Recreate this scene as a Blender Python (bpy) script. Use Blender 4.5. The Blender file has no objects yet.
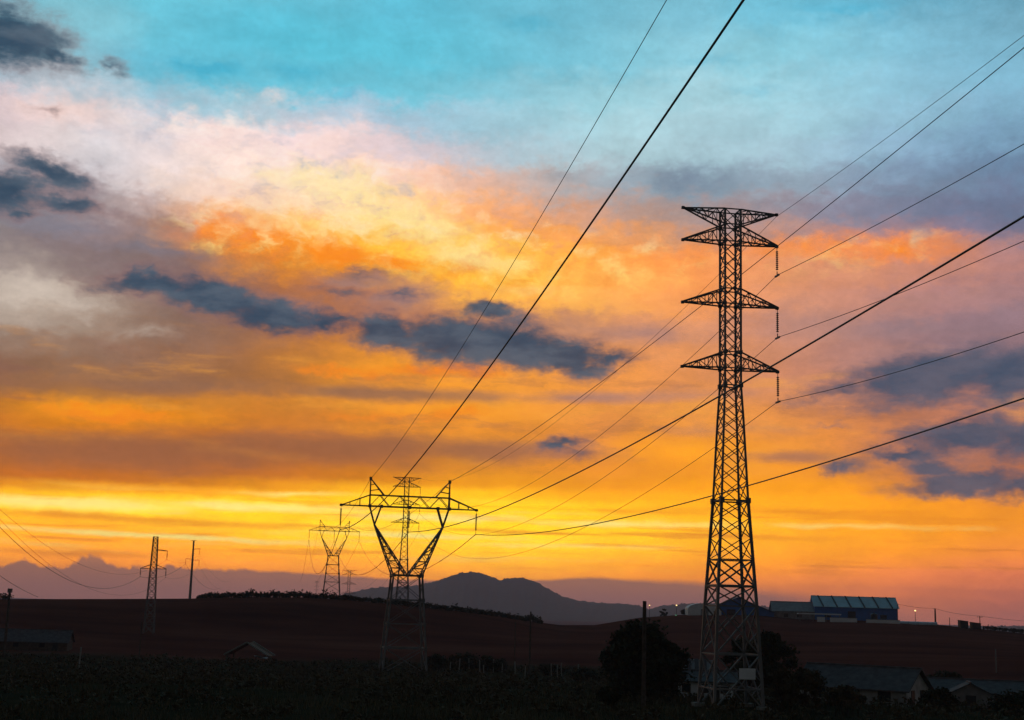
import bpy, math, random
import numpy as np
from mathutils import Vector, Matrix, Euler

# ------------------------------------------------------------------ camera
W, H, F = 1024, 720, 1350.0
EYE = 10.0
PITCH, ROLL = math.atan(245 / 1350.0), math.radians(1.65)
scene = bpy.context.scene
COL = scene.collection
cam_data = bpy.data.cameras.new('camera')
cam = bpy.data.objects.new('camera', cam_data)
COL.objects.link(cam)
cam_data.sensor_width = 36.0
cam_data.lens = 36.0 * F / W
cam_data.clip_start, cam_data.clip_end = 0.5, 60000
CAM_R = Euler((math.pi / 2 + PITCH, 0, 0)).to_matrix() @ Matrix.Rotation(ROLL, 3, 'Z')
cam.matrix_world = Matrix.Translation((0, 0, EYE)) @ CAM_R.to_4x4()
scene.camera = cam

scene.render.engine = 'CYCLES'
scene.cycles.use_denoising = True
scene.cycles.max_bounces = 6
scene.cycles.volume_bounces = 1
scene.view_settings.view_transform = 'Standard'
scene.view_settings.look = 'None'
scene.view_settings.exposure = 0.0
scene.view_settings.gamma = 1.0


def ray(px, py):
    return (CAM_R @ Vector(((px - 512) / F, (360 - py) / F, -1))).normalized()


def azel(px, py):
    d = ray(px, py)
    return math.degrees(math.atan2(d.x, d.y)), math.degrees(math.asin(d.z))


CAM_N = np.array([list(r) for r in CAM_R])


def to_px(p):
    v = CAM_R.transposed() @ (Vector(p) - Vector((0, 0, EYE)))
    return 512 + F * v.x / -v.z, 360 - F * v.y / -v.z


def azel_to_px(az, el):
    a, e = math.radians(az), math.radians(el)
    return to_px((math.sin(a) * math.cos(e), math.cos(a) * math.cos(e), EYE + math.sin(e)))


def at(px, py, Y):
    d = ray(px, py)
    return Vector((d.x / d.y * Y, Y, EYE + d.z / d.y * Y))


def lin(c):
    r = []
    for v in c[:3]:
        v = max(v, 0) / 255.0
        r.append(v / 12.92 if v <= .04045 else ((v + .055) / 1.055) ** 2.4)
    return tuple(r)


# ------------------------------------------------------------------ sky (world)
HAZE_DENS, HAZE_TOP, HAZE_R = 1.2e-4, 200.0, 9600.0
HAZE_S = np.array([.10, .08, .10])
GX = [0, 50, 100, 150, 200, 250, 300, 350, 400, 450, 500, 550, 600, 650, 700, 750, 800, 850, 900, 950, 1000]
# estimated sky colours (sRGB) by height in the sky, left to right
GRID = [
    (-60, [(95,165,190),(100,178,200),(100,185,208),(90,188,212),(98,186,208),(96,184,207),(96,182,206),(98,181,205),(85,180,206),(90,178,204),(95,177,202),(100,176,200),(105,176,199),(105,177,200),(105,178,202),(100,177,203),(92,174,202),(88,168,197),(85,162,190),(85,155,182),(88,148,172)]),
    (0, [(120,180,198),(128,190,205),(130,197,212),(115,198,216),(112,193,212),(106,190,211),(102,188,210),(102,187,209),(94,186,211),(100,184,207),(106,183,205),(108,181,203),(112,180,201),(118,182,202),(120,185,206),(112,185,208),(104,181,206),(102,176,202),(102,170,196),(104,162,186),(106,155,176)]),
    (60, [(140,182,198),(140,186,200),(132,185,202),(95,182,206),(84,181,206),(84,185,209),(86,188,211),(90,189,211),(96,189,210),(96,187,209),(108,185,205),(114,186,206),(122,190,209),(132,194,211),(140,196,212),(140,199,214),(140,201,217),(141,199,217),(140,195,215),(133,188,210),(125,180,204)]),
    (95, [(200,190,200),(205,196,203),(190,195,204),(150,190,207),(130,188,208),(120,188,208),(122,189,208),(110,189,210),(110,190,210),(118,190,208),(132,190,207),(140,194,209),(150,200,212),(156,202,214),(160,202,213),(158,203,215),(156,202,216),(150,196,213),(142,190,210),(134,182,205),(126,174,199)]),
    (120, [(228,198,195),(232,205,200),(222,205,205),(205,202,210),(225,208,210),(222,208,212),(220,206,214),(190,196,212),(165,192,210),(155,192,209),(152,195,210),(158,200,213),(166,206,216),(168,206,216),(166,202,213),(163,202,214),(160,200,213),(152,193,209),(144,184,205),(136,175,198),(126,166,191)]),
    (150, [(205,198,202),(215,205,206),(212,206,210),(228,212,212),(243,220,214),(248,222,214),(248,218,214),(240,208,206),(222,198,200),(192,190,200),(172,192,204),(168,198,210),(172,206,214),(172,204,212),(168,200,210),(164,196,208),(158,190,205),(150,182,202),(138,172,196),(126,158,186),(114,148,176)]),
    (180, [(150,150,160),(170,168,174),(202,195,200),(225,212,210),(246,222,208),(252,224,206),(255,226,204),(254,218,190),(250,198,165),(238,184,156),(205,172,160),(175,170,172),(160,174,184),(140,162,177),(126,150,168),(140,160,176),(148,166,182),(138,156,177),(124,144,169),(112,133,160),(102,122,150)]),
    (205, [(132,130,138),(145,135,138),(160,146,148),(190,165,160),(232,185,150),(250,205,165),(255,215,165),(255,216,155),(255,208,140),(253,180,115),(240,165,115),(212,155,128),(188,155,148),(165,148,150),(152,140,146),(148,142,152),(138,136,152),(130,132,152),(122,126,148),(114,120,146),(108,116,142)]),
    (225, [(132,125,128),(138,122,125),(142,122,124),(160,130,122),(225,142,80),(248,158,70),(253,182,88),(255,205,105),(255,210,110),(255,188,92),(255,168,82),(248,158,85),(230,152,98),(205,148,112),(185,140,122),(172,136,128),(165,134,135),(155,130,138),(145,126,140),(132,120,140),(118,115,138)]),
    (250, [(140,126,126),(134,118,118),(130,112,112),(132,110,106),(152,110,94),(235,140,48),(250,150,28),(254,170,42),(255,190,60),(255,196,72),(255,192,76),(255,178,72),(255,166,70),(250,155,76),(245,150,82),(232,148,98),(226,150,108),(240,146,90),(245,144,84),(222,138,102),(192,130,120)]),
    (275, [(178,162,152),(165,150,140),(135,116,112),(125,104,102),(130,104,98),(165,112,82),(190,116,66),(215,134,58),(240,150,48),(255,182,58),(255,192,72),(255,182,78),(255,172,80),(250,160,82),(245,152,84),(232,150,98),(220,146,106),(205,138,110),(195,134,116),(182,130,120),(172,126,122)]),
    (300, [(200,186,172),(196,180,166),(165,145,132),(135,110,100),(130,104,96),(140,100,86),(165,104,76),(180,110,72),(205,122,68),(240,160,70),(255,180,74),(255,180,84),(252,174,90),(246,162,90),(238,152,92),(226,148,102),(212,144,112),(196,136,118),(178,128,124),(168,124,125),(160,122,126)]),
    (330, [(150,130,118),(160,140,126),(158,134,118),(142,112,96),(135,102,88),(145,104,82),(165,108,72),(185,116,68),(195,122,72),(200,130,80),(205,135,88),(205,138,96),(208,142,104),(214,144,104),(216,145,104),(206,140,110),(192,136,118),(172,128,122),(154,121,125),(146,118,126),(140,116,126)]),
    (355, [(135,102,84),(140,108,90),(145,110,90),(142,104,84),(146,104,80),(170,112,68),(205,128,56),(235,148,45),(248,158,40),(248,160,48),(245,160,56),(240,156,66),(232,150,80),(226,147,90),(224,146,92),(212,141,100),(196,134,110),(178,126,114),(160,120,118),(150,116,120),(146,114,120)]),
    (380, [(140,100,74),(145,102,74),(150,104,74),(148,102,72),(150,102,70),(155,104,68),(172,112,62),(205,130,54),(228,142,50),(236,150,56),(238,152,62),(238,152,66),(236,150,70),(228,145,78),(222,142,84),(212,138,94),(198,131,102),(185,125,106),(172,120,108),(164,116,110),(160,114,110)]),
    (410, [(195,114,45),(240,150,30),(248,152,28),(232,142,34),(226,138,38),(220,134,42),(205,126,50),(208,130,52),(238,148,46),(244,154,48),(242,154,52),(230,146,62),(222,140,70),(216,138,74),(216,139,76),(218,140,78),(220,140,80),(212,134,84),(196,126,92),(186,121,98),(182,120,100)]),
    (430, [(180,104,50),(205,120,42),(215,126,38),(200,118,46),(190,112,52),(190,112,52),(190,112,54),(198,120,54),(222,136,50),(230,142,50),(228,142,54),(222,138,62),(218,136,68),(230,144,62),(238,150,58),(238,148,60),(232,144,66),(224,138,70),(206,126,78),(190,118,86),(184,116,90)]),
    (450, [(170,100,56),(168,99,58),(166,99,60),(166,99,60),(168,100,60),(172,102,60),(178,105,60),(178,107,62),(180,110,64),(190,120,62),(204,130,60),(220,138,58),(238,148,56),(248,156,48),(250,160,45),(240,152,54),(226,142,64),(210,130,72),(186,116,82),(172,110,88),(168,108,90)]),
    (478, [(186,104,46),(186,104,46),(184,104,48),(182,103,48),(182,104,50),(186,107,48),(192,112,46),(198,118,42),(206,126,38),(214,132,40),(222,138,42),(222,137,46),(222,136,50),(224,138,48),(228,140,46),(232,144,46),(238,148,46),(230,142,50),(208,126,62),(190,114,70),(180,108,74)]),
    (494, [(250,180,40),(252,190,50),(248,176,40),(240,160,32),(240,160,32),(245,168,34),(245,168,32),(248,178,34),(250,186,36),(250,186,34),(250,178,32),(246,166,34),(240,156,38),(240,154,40),(244,160,36),(244,158,36),(244,156,38),(242,152,42),(238,146,46),(230,140,50),(222,134,54)]),
    (505, [(255,208,66),(255,218,90),(255,220,84),(255,216,72),(255,212,66),(255,208,58),(255,206,54),(255,208,54),(255,210,56),(255,206,48),(254,198,38),(252,190,30),(250,180,26),(248,172,28),(246,168,30),(246,164,32),(245,160,36),(243,156,40),(240,150,45),(236,146,48),(230,140,52)]),
    (517, [(248,162,14),(248,166,16),(250,176,26),(252,188,38),(252,190,42),(252,186,36),(252,184,32),(253,190,36),(254,198,42),(254,200,42),(254,198,40),(254,194,38),(253,190,36),(251,182,32),(249,174,32),(247,168,34),(245,162,36),(243,158,40),(241,153,44),(238,148,47),(234,144,50)]),
    (530, [(250,166,12),(250,164,10),(250,166,14),(250,170,20),(252,180,30),(253,190,44),(254,204,64),(254,208,70),(254,206,60),(254,204,54),(254,202,52),(254,202,54),(254,200,52),(252,190,44),(250,180,40),(247,170,38),(245,164,40),(243,158,43),(241,153,46),(238,148,50),(234,143,54)]),
    (545, [(248,160,18),(248,156,14),(248,156,14),(248,158,16),(250,164,18),(250,166,22),(251,172,28),(252,180,34),(253,186,38),(254,192,42),(254,196,44),(254,196,46),(253,190,44),(250,180,42),(248,170,42),(246,164,44),(244,159,46),(242,154,49),(240,149,52),(236,144,57),(232,139,62)]),
    (560, [(236,146,42),(240,146,34),(242,146,28),(244,148,26),(246,152,26),(247,154,28),(247,156,32),(247,160,38),(248,166,42),(249,172,44),(249,176,44),(248,174,46),(247,168,46),(245,162,48),(243,157,50),(241,152,52),(239,148,55),(237,144,59),(234,140,63),(230,135,68),(225,130,73)]),
    (575, [(225,136,58),(228,136,52),(230,137,48),(232,138,46),(234,140,46),(235,141,48),(236,143,50),(237,146,54),(238,150,56),(240,154,56),(240,156,58),(238,152,62),(236,148,64),(234,144,66),(232,140,68),(230,137,72),(228,134,75),(226,131,78),(222,127,80),(216,122,84),(210,118,86)]),
    (595, [(190,115,82),(192,116,80),(195,117,78),(196,118,76),(198,118,76),(199,119,76),(200,120,76),(202,122,78),(204,124,78),(206,126,78),(206,126,80),(204,124,82),(202,122,84),(202,121,86),(203,121,86),(205,121,86),(205,120,86),(202,118,86),(198,115,88),(192,112,90),(185,108,92)]),
    (620, [(150,98,92)] * 10 + [(155,100,92)] * 6 + [(168,106,94), (166,105,95), (162,104,96), (158,102,96), (152,99,97)]),
    (660, [(120,84,88)] * 21),
]


def sky_rgb(px, py):
    ys = [g[0] for g in GRID]
    py = min(max(py, ys[0]), ys[-1])
    i = min(max(np.searchsorted(ys, py) - 1, 0), len(ys) - 2)
    t = (py - ys[i]) / (ys[i + 1] - ys[i])
    out = []
    for row in (GRID[i][1], GRID[i + 1][1]):
        a = np.array(row, float)
        out.append(np.array([np.interp(px, GX, a[:, k]) for k in range(3)]))
    return out[0] * (1 - t) + out[1] * t


def haze_comp(rgb_lin, el):
    """what the sky must be so that, seen through the real haze, it keeps its colour"""
    s = max(math.sin(math.radians(max(el, 0.05))), 1e-4)
    L = min(HAZE_R, (HAZE_TOP - EYE) / s)
    T = math.exp(-HAZE_DENS * L)
    return np.maximum((np.array(rgb_lin) - HAZE_S * (1 - T)) / T, 0.0)


AZ0, AZ1 = -24.0, 24.0
world = bpy.data.worlds.new('World')
scene.world = world
world.use_nodes = True
nt = world.node_tree
nt.nodes.clear()
N, L = nt.nodes, nt.links


def setin(sock, v):
    if v is None:
        return
    if hasattr(v, 'is_output'):
        L.new(v, sock)
    else:
        sock.default_value = v


def m_(op, a, b=None, c=None, clamp=False):
    n = N.new('ShaderNodeMath'); n.operation = op; n.use_clamp = clamp
    setin(n.inputs[0], a); setin(n.inputs[1], b); setin(n.inputs[2], c)
    return n.outputs[0]


def v_(op, a, b=None):
    n = N.new('ShaderNodeVectorMath'); n.operation = op
    setin(n.inputs[0], a)
    if op == 'SCALE':
        setin(n.inputs[3], b)
    else:
        setin(n.inputs[1], b)
    return n.outputs['Value'] if op in ('LENGTH', 'DOT_PRODUCT', 'DISTANCE') else n.outputs[0]


def sstep(x, a, b, lo=0.0, hi=1.0):
    n = N.new('ShaderNodeMapRange'); n.interpolation_type = 'SMOOTHSTEP'
    setin(n.inputs[0], x); setin(n.inputs[1], a); setin(n.inputs[2], b); setin(n.inputs[3], lo); setin(n.inputs[4], hi)
    return n.outputs[0]


def mixc(f, a, b, mode='MIX'):
    n = N.new('ShaderNodeMix'); n.data_type = 'RGBA'; n.blend_type = mode; n.clamp_factor = True
    setin(n.inputs[0], f)
    setin(n.inputs[6], a if hasattr(a, 'is_output') else (*a, 1)); setin(n.inputs[7], b if hasattr(b, 'is_output') else (*b, 1))
    return n.outputs[2]


def noise(vec, scale, detail=6, rough=.55, dist=0.0, color=False):
    n = N.new('ShaderNodeTexNoise'); n.noise_dimensions = '3D'
    setin(n.inputs['Vector'], vec); n.inputs['Scale'].default_value = scale
    n.inputs['Detail'].default_value = detail; n.inputs['Roughness'].default_value = rough
    n.inputs['Distortion'].default_value = dist
    return n.outputs['Color'] if color else n.outputs['Fac']


def comb(x, y, z=0.0):
    n = N.new('ShaderNodeCombineXYZ'); setin(n.inputs[0], x); setin(n.inputs[1], y); setin(n.inputs[2], z)
    return n.outputs[0]


def sep(v):
    n = N.new('ShaderNodeSeparateXYZ'); setin(n.inputs[0], v); return n.outputs


tc = N.new('ShaderNodeTexCoord').outputs['Generated']
dx, dy, dz = sep(tc)
AZ = m_('MULTIPLY', m_('ARCTAN2', dx, dy), 57.29578)
EL = m_('MULTIPLY', m_('ARCSINE', dz), 57.29578)
P0 = comb(AZ, EL)
# slow billowing: the colour map of the sky is pushed about by turbulence
hi_el = sstep(EL, 4.5, 13.0)
nvec = comb(AZ, m_('MULTIPLY', EL, 1.9), 3.7)
w1 = v_('SUBTRACT', noise(nvec, .16, 7, .58, 0, True), (.5, .5, .5))
w2 = v_('SUBTRACT', noise(comb(AZ, m_('MULTIPLY', EL, 1.7), 9.1), .55, 9, .68, 0.3, True), (.5, .5, .5))
wx, wy, _ = sep(w1)
ux, uy, _ = sep(w2)
w3 = v_('SUBTRACT', noise(comb(AZ, m_('MULTIPLY', EL, 1.5), 17.3), 1.3, 6, .56, .2, True), (.5, .5, .5))
qx, qy, _ = sep(w3)
ampx = m_('MULTIPLY_ADD', hi_el, 1.6, 1.6)
ampy = m_('MULTIPLY_ADD', hi_el, 1.3, .30)
ampy2 = m_('MULTIPLY_ADD', hi_el, 1.35, .30)
WAZ = m_('ADD', AZ, m_('ADD', m_('MULTIPLY', wx, ampx), m_('MULTIPLY_ADD', qx, 1.1, m_('MULTIPLY', ux, 1.9))))
WEL = m_('ADD', EL, m_('ADD', m_('MULTIPLY', wy, ampy), m_('MULTIPLY', m_('MULTIPLY_ADD', qy, .75, uy), ampy2)))
PW = comb(WAZ, WEL)
# base colours: one ramp per elevation, blended upwards
ROWS_EL = [-1.5, -.4, .1, .5, .9, 1.3, 1.7, 2.1, 2.55, 3.0, 3.45, 3.85, 4.2, 4.6, 5.1, 5.8, 6.6, 7.3, 8.1, 8.9, 9.7, 10.7, 11.8, 12.9, 13.9, 14.9, 15.8, 16.6, 17.8, 19.0, 20.2, 21.4, 23.0, 25.0, 28]
fac_az = m_('MULTIPLY_ADD', WAZ, 1 / (AZ1 - AZ0), -AZ0 / (AZ1 - AZ0), clamp=True)
col = None
for i, el in enumerate(ROWS_EL):
    r = N.new('ShaderNodeValToRGB')
    cr = r.color_ramp; cr.interpolation = 'EASE' if False else 'LINEAR'
    n_st = 25
    for k in range(n_st):
        t = k / (n_st - 1)
        px, py = azel_to_px(AZ0 + t * (AZ1 - AZ0), el)
        c = haze_comp(lin(sky_rgb(min(max(px, 0), 1000), py)), el)
        e = cr.elements[0] if k == 0 else (cr.elements[len(cr.elements) - 1] if k == n_st - 1 else cr.elements.new(t))
        e.position = t
        e.color = (*c, 1)
    L.new(fac_az, r.inputs[0])
    if col is None:
        col = r.outputs[0]
    else:
        col = mixc(sstep(WEL, ROWS_EL[i - 1], el), col, r.outputs[0])


def blobs(items, soft, k, nscale, seed, ystretch=1.8, pw=None, rough=.6, det=8):
    """field of ragged clouds: items = (px, py, rx, ry, tilt, strength)"""
    fld = None
    for (px, py, rx, ry, tilt, st) in items:
        a, e = azel(px, py)
        t = math.radians(tilt + 1.65)
        rx_, ry_ = rx / 23.0, ry / 23.0
        ca, sa = math.cos(t), math.sin(t)
        da = m_('ADD', v_('DOT_PRODUCT', pw or PB, (ca / rx_, sa / rx_, 0)), -(a * ca + e * sa) / rx_)
        db = m_('ADD', v_('DOT_PRODUCT', pw or PB, (-sa / ry_, ca / ry_, 0)), -(-a * sa + e * ca) / ry_)
        ln_ = m_('SQRT', m_('MULTIPLY_ADD', da, da, m_('MULTIPLY', db, db)))
        v = m_('MULTIPLY', m_('SUBTRACT', 1.0, ln_), st)
        fld = v if fld is None else m_('SMOOTH_MAX', fld, v, .12)
    nz = noise(comb(AZ, m_('MULTIPLY', EL, ystretch), seed), nscale, det, rough)
    g = m_('ADD', fld, m_('MULTIPLY', m_('SUBTRACT', nz, .5), k))
    return sstep(g, soft[0], soft[1]), nz


# lightly warped coordinates for the cloud outlines
PB = comb(m_('ADD', AZ, m_('MULTIPLY_ADD', qx, 1.3, m_('MULTIPLY', ux, 2.2))), m_('ADD', EL, m_('MULTIPLY_ADD', qy, .8, m_('MULTIPLY', uy, 1.1))))
PBAR = comb(m_('MULTIPLY_ADD', ux, 2.0, AZ), m_('ADD', EL, m_('MULTIPLY_ADD', qy, .10, m_('MULTIPLY', uy, .28))))
# fine billow texture
tex = noise(comb(AZ, m_('MULTIPLY', EL, 2.2), 21.0), .42, 6, .5)
texm = sstep(tex, .3, .7, .93, 1.07)
col = mixc(1.0, col, comb(texm, texm, texm), 'MULTIPLY')
# thin streaks low over the horizon
st_n = noise(comb(m_('MULTIPLY', WAZ, .10), m_('MULTIPLY', m_('ADD', EL, m_('MULTIPLY', wy, .25)), 2.4), 5.0), 1.0, 5, .6)
low = m_('MULTIPLY', sstep(EL, 1.2, 2.0), sstep(EL, 4.5, 3.7))
col = mixc(m_('MULTIPLY', m_('MULTIPLY', low, sstep(AZ, 13.0, -6.0, .0, .6)), sstep(st_n, .52, .68)), col, lin((255, 222, 110)))
col = mixc(m_('MULTIPLY', m_('MULTIPLY', low, .5), sstep(st_n, .47, .36)), col, lin((232, 132, 14)))
mid = m_('MULTIPLY', sstep(EL, 4.8, 6.5), sstep(EL, 12.0, 9.0))
st_m = noise(comb(m_('MULTIPLY', WAZ, .16), m_('MULTIPLY', m_('ADD', EL, m_('MULTIPLY', wy, .8)), .9), 15.0), 1.0, 7, .6)
col = mixc(m_('MULTIPLY', m_('MULTIPLY', mid, .35), sstep(st_m, .52, .68)), col, lin((255, 172, 60)))
col = mixc(m_('MULTIPLY', m_('MULTIPLY', mid, .35), sstep(st_m, .47, .33)), col, lin((140, 92, 78)))

# long bright bars just above the horizon
bars, _ = blobs([(60, 503, 190, 8, -1, 1), (250, 507, 170, 7, -2, .9), (160, 536, 240, 4, -2.6, 1), (430, 518, 150, 6, -1, .9), (420, 536, 160, 4, -2, .8), (620, 524, 170, 5, -1.5, .8), (560, 546, 160, 4, -1, .6), (850, 526, 200, 4, -2, .5), (300, 494, 90, 4, 0, .7)],
                (.0, .95), .9, .5, 29.0, 5.0, PBAR, .5)
col = mixc(m_('MULTIPLY', bars, .85), col, tuple(1.12 * v for v in lin((255, 232, 128))))
shade, _ = blobs([(150, 520, 260, 5, -2.5, 1), (330, 527, 140, 3, -2, .8), (520, 532, 160, 3, -2, .8), (720, 536, 200, 5, -2, .8), (60, 553, 200, 6, -1, .7), (800, 512, 170, 5, -2, .8), (640, 512, 120, 4, -2, .6), (420, 500, 90, 4, 0, .6)],
                 (.0, .95), .9, .5, 33.0, 5.0, PBAR, .5)
col = mixc(m_('MULTIPLY', shade, .55), col, lin((226, 124, 14)))
# broad grey-brown shelves between the lit bands
shelf, _ = blobs([(120, 452, 230, 27, -1, 1.1), (330, 448, 230, 22, -1, 1.0), (500, 452, 170, 17, -1.5, .9), (400, 394, 190, 11, -1, .95), (580, 398, 130, 9, -1, .7), (130, 385, 210, 15, 0, .85), (800, 458, 90, 10, -2, .9),
                  (720, 430, 110, 12, -2, .5), (640, 335, 130, 18, 0, .6), (820, 320, 130, 26, 0, .6), (700, 395, 130, 12, 0, .5), (930, 300, 120, 18, 0, .5)],
                 (.0, .85), 1.0, .4, 63.0, 3.2, PBAR, .55)
shc = mixc(sstep(EL, 5.5, 9.5), mixc(sstep(AZ, -8, 10), lin((160, 98, 60)), lin((176, 114, 82))), mixc(sstep(AZ, -4, 6), lin((146, 106, 82)), lin((178, 132, 122))))
col = mixc(m_('MULTIPLY', shelf, .84), col, shc)
# glowing orange edges of the big cloud
orange, _ = blobs([(215, 226, 36, 20, 0, 1), (270, 240, 55, 22, -8, 1), (330, 250, 60, 20, -5, 1), (395, 262, 60, 13, -4, .8),
                   (800, 248, 130, 22, 0, .5), (905, 252, 80, 16, 0, .62), (440, 372, 110, 10, 1, .9), (340, 370, 60, 9, 0, .7),
                   (110, 414, 80, 12, 0, .9), (380, 415, 70, 9, 0, .6), (460, 415, 80, 10, 2, .6)],
                  (.05, .85), 1.3, .45, 31.0)
col = mixc(m_('MULTIPLY', orange, .85), col, lin((255, 138, 20)))
yellow, _ = blobs([(345, 185, 110, 34, -8, 1.05), (415, 220, 110, 32, -14, 1.1), (470, 258, 95, 24, -10, .9), (295, 178, 70, 26, 0, .9), (530, 290, 60, 14, 0, .6)],
                  (.15, .95), .85, .5, 37.0)
col = mixc(m_('MULTIPLY', yellow, .66), col, lin((255, 232, 160)))
pink, _ = blobs([(60, 110, 90, 22, 5, .8), (230, 140, 90, 30, 0, .9), (330, 140, 60, 30, 20, .9), (215, 190, 70, 24, 0, .6), (400, 165, 55, 28, 0, .5), (270, 95, 28, 14, 30, .5)],
                (.1, .95), .95, .5, 41.0)
col = mixc(m_('MULTIPLY', pink, .7), col, lin((250, 218, 208)))
bil = noise(comb(m_('ADD', AZ, m_('MULTIPLY', ux, 2.0)), m_('MULTIPLY_ADD', EL, 1.5, m_('MULTIPLY', uy, 2.0)), 23.0), .75, 8, .6)
lit, _ = blobs([(330, 195, 190, 75, -12, 1), (480, 250, 190, 55, -8, 1), (250, 235, 110, 35, -6, .9), (200, 130, 170, 50, 0, .6), (620, 265, 130, 40, 0, .6), (850, 250, 190, 34, 0, .4)], (.0, .6), .5, .4, 25.0)
warm = mixc(sstep(EL, 13.5, 18.0), lin((255, 226, 120)), lin((255, 236, 226)))
col = mixc(m_('MULTIPLY', m_('MULTIPLY', lit, .7), sstep(bil, .46, .74)), col, warm)
cool = mixc(sstep(EL, 13.5, 18.0), lin((236, 120, 26)), lin((182, 182, 196)))
col = mixc(m_('MULTIPLY', m_('MULTIPLY', lit, .6), sstep(bil, .52, .26)), col, cool)
teal, _ = blobs([(210, 68, 55, 13, 0, 1), (300, 70, 60, 15, 0, .7), (345, 95, 40, 14, 0, .6), (850, 8, 90, 12, -5, .6), (530, 25, 60, 14, 0, .5), (720, 62, 70, 10, -4, .5), (760, 88, 60, 8, -4, .4)],
                (.1, .9), .7, .4, 43.0)
col = mixc(m_('MULTIPLY', teal, .5), col, lin((40, 168, 202)))
pale, _ = blobs([(30, 285, 70, 22, -8, 1), (80, 305, 60, 18, -8, .9), (150, 330, 50, 12, 0, .5)], (.1, .95), .9, .4, 45.0)
col = mixc(m_('MULTIPLY', pale, .65), col, lin((208, 192, 178)))
veil, _ = blobs([(60, 225, 110, 22, 0, .8), (150, 250, 130, 18, -6, .8), (560, 175, 55, 14, 0, .6), (690, 180, 75, 20, 0, .8), (760, 205, 60, 14, 0, .6), (930, 190, 130, 30, 6, .7),
                 (640, 330, 80, 14, 0, .5), (900, 330, 120, 22, 0, .6), (360, 280, 60, 12, 0, .9), (400, 298, 50, 10, 0, .7), (830, 425, 30, 6, 0, .8), (835, 468, 30, 8, 0, .9)],
                (.1, .95), .9, .4, 49.0)
vcol = mixc(sstep(EL, 8.5, 17.0), lin((146, 112, 112)), lin((112, 126, 146)))
col = mixc(m_('MULTIPLY', veil, .6), col, vcol)

# dark slate clouds
halo, _ = blobs([(170, 285, 120, 26, -8, 1), (290, 312, 80, 26, -8, 1), (400, 300, 110, 34, -3, .9), (520, 335, 130, 36, -4, 1), (30, 45, 80, 45, 0, .8), (50, 195, 90, 34, 0, .9), (565, 446, 50, 14, 0, .7),
                 (900, 385, 150, 32, 4, .9), (950, 450, 130, 40, 0, .8)], (.0, 1.0), 1.1, .5, 51.0)
hcol = mixc(sstep(EL, 7.0, 16.0), lin((176, 122, 108)), lin((128, 120, 130)))
col = mixc(m_('MULTIPLY', halo, .62), col, hcol)
dark, dn = blobs([(10, 36, 72, 40, -8, 1.25), (58, 60, 42, 20, -20, .95), (112, 67, 22, 11, 0, .6), (55, 172, 72, 20, -9, 1.1), (6, 190, 50, 32, 0, 1.05), (75, 205, 64, 14, -5, .85), (22, 213, 24, 12, 0, .75),
                  (52, 110, 30, 9, 0, .55), (150, 283, 84, 18, 3, 1.05), (215, 297, 88, 28, -12, 1.2), (270, 316, 76, 26, -8, 1.15), (325, 322, 60, 20, 0, 1.0),
                  (385, 331, 66, 28, -5, 1.15), (450, 340, 92, 38, -2, 1.25), (515, 345, 90, 37, -8, 1.25), (565, 356, 76, 28, -3, 1.2), (608, 359, 46, 16, 5, .95),
                  (486, 309, 46, 16, -10, 1.0), (362, 274, 70, 11, 0, .52), (340, 290, 50, 10, 0, .5), (400, 296, 40, 9, 0, .5), (562, 443, 42, 11, 0, .8), (580, 455, 34, 8, -10, .5)],
                 (-.04, .80), 1.25, .42, 53.0, 2.8, None, .56)
dcol = mixc(sstep(dn, .36, .68), lin((44, 70, 92)), lin((80, 96, 112)))
dcol = mixc(sstep(dark, .95, .2, 0.0, .55), dcol, lin((170, 110, 96)))
col = mixc(m_('MULTIPLY', dark, .96), col, dcol)
dark2, dn2 = blobs([(925, 376, 118, 36, 5, 1.1), (1010, 374, 90, 34, 0, 1.1), (840, 390, 60, 14, 8, .7), (965, 436, 96, 26, 3, 1.0), (1030, 440, 66, 28, 0, 1.0), (905, 453, 52, 13, -4, .85),
                    (932, 466, 40, 11, 0, .8), (965, 483, 98, 17, 2, 1.0), (1030, 486, 66, 20, 0, 1.0), (840, 467, 40, 12, 0, .6)],
                   (-.02, .74), 1.15, .42, 59.0, 3.0, None, .57)
dcol2 = mixc(sstep(dn2, .36, .64), lin((54, 78, 102)), lin((86, 92, 110)))
col = mixc(m_('MULTIPLY', dark2, .93), col, dcol2)

# the brightest part of the sky lies just over the set sun
gl = m_('MULTIPLY', m_('MULTIPLY', sstep(EL, 1.0, 2.2), sstep(EL, 6.5, 3.8)), sstep(AZ, 22.0, -4.0, .4, 1.0))
glv = m_('MULTIPLY_ADD', gl, .17, 1.0)
col = mixc(1.0, col, comb(glv, glv, glv), 'MULTIPLY')
# fine grain of the cloud sheets
fine = noise(comb(AZ, m_('MULTIPLY', EL, 1.5), 81.0), 2.6, 7, .72)
fm = sstep(fine, .25, .75, .94, 1.06)
col = mixc(1.0, col, comb(fm, fm, fm), 'MULTIPLY')

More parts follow.
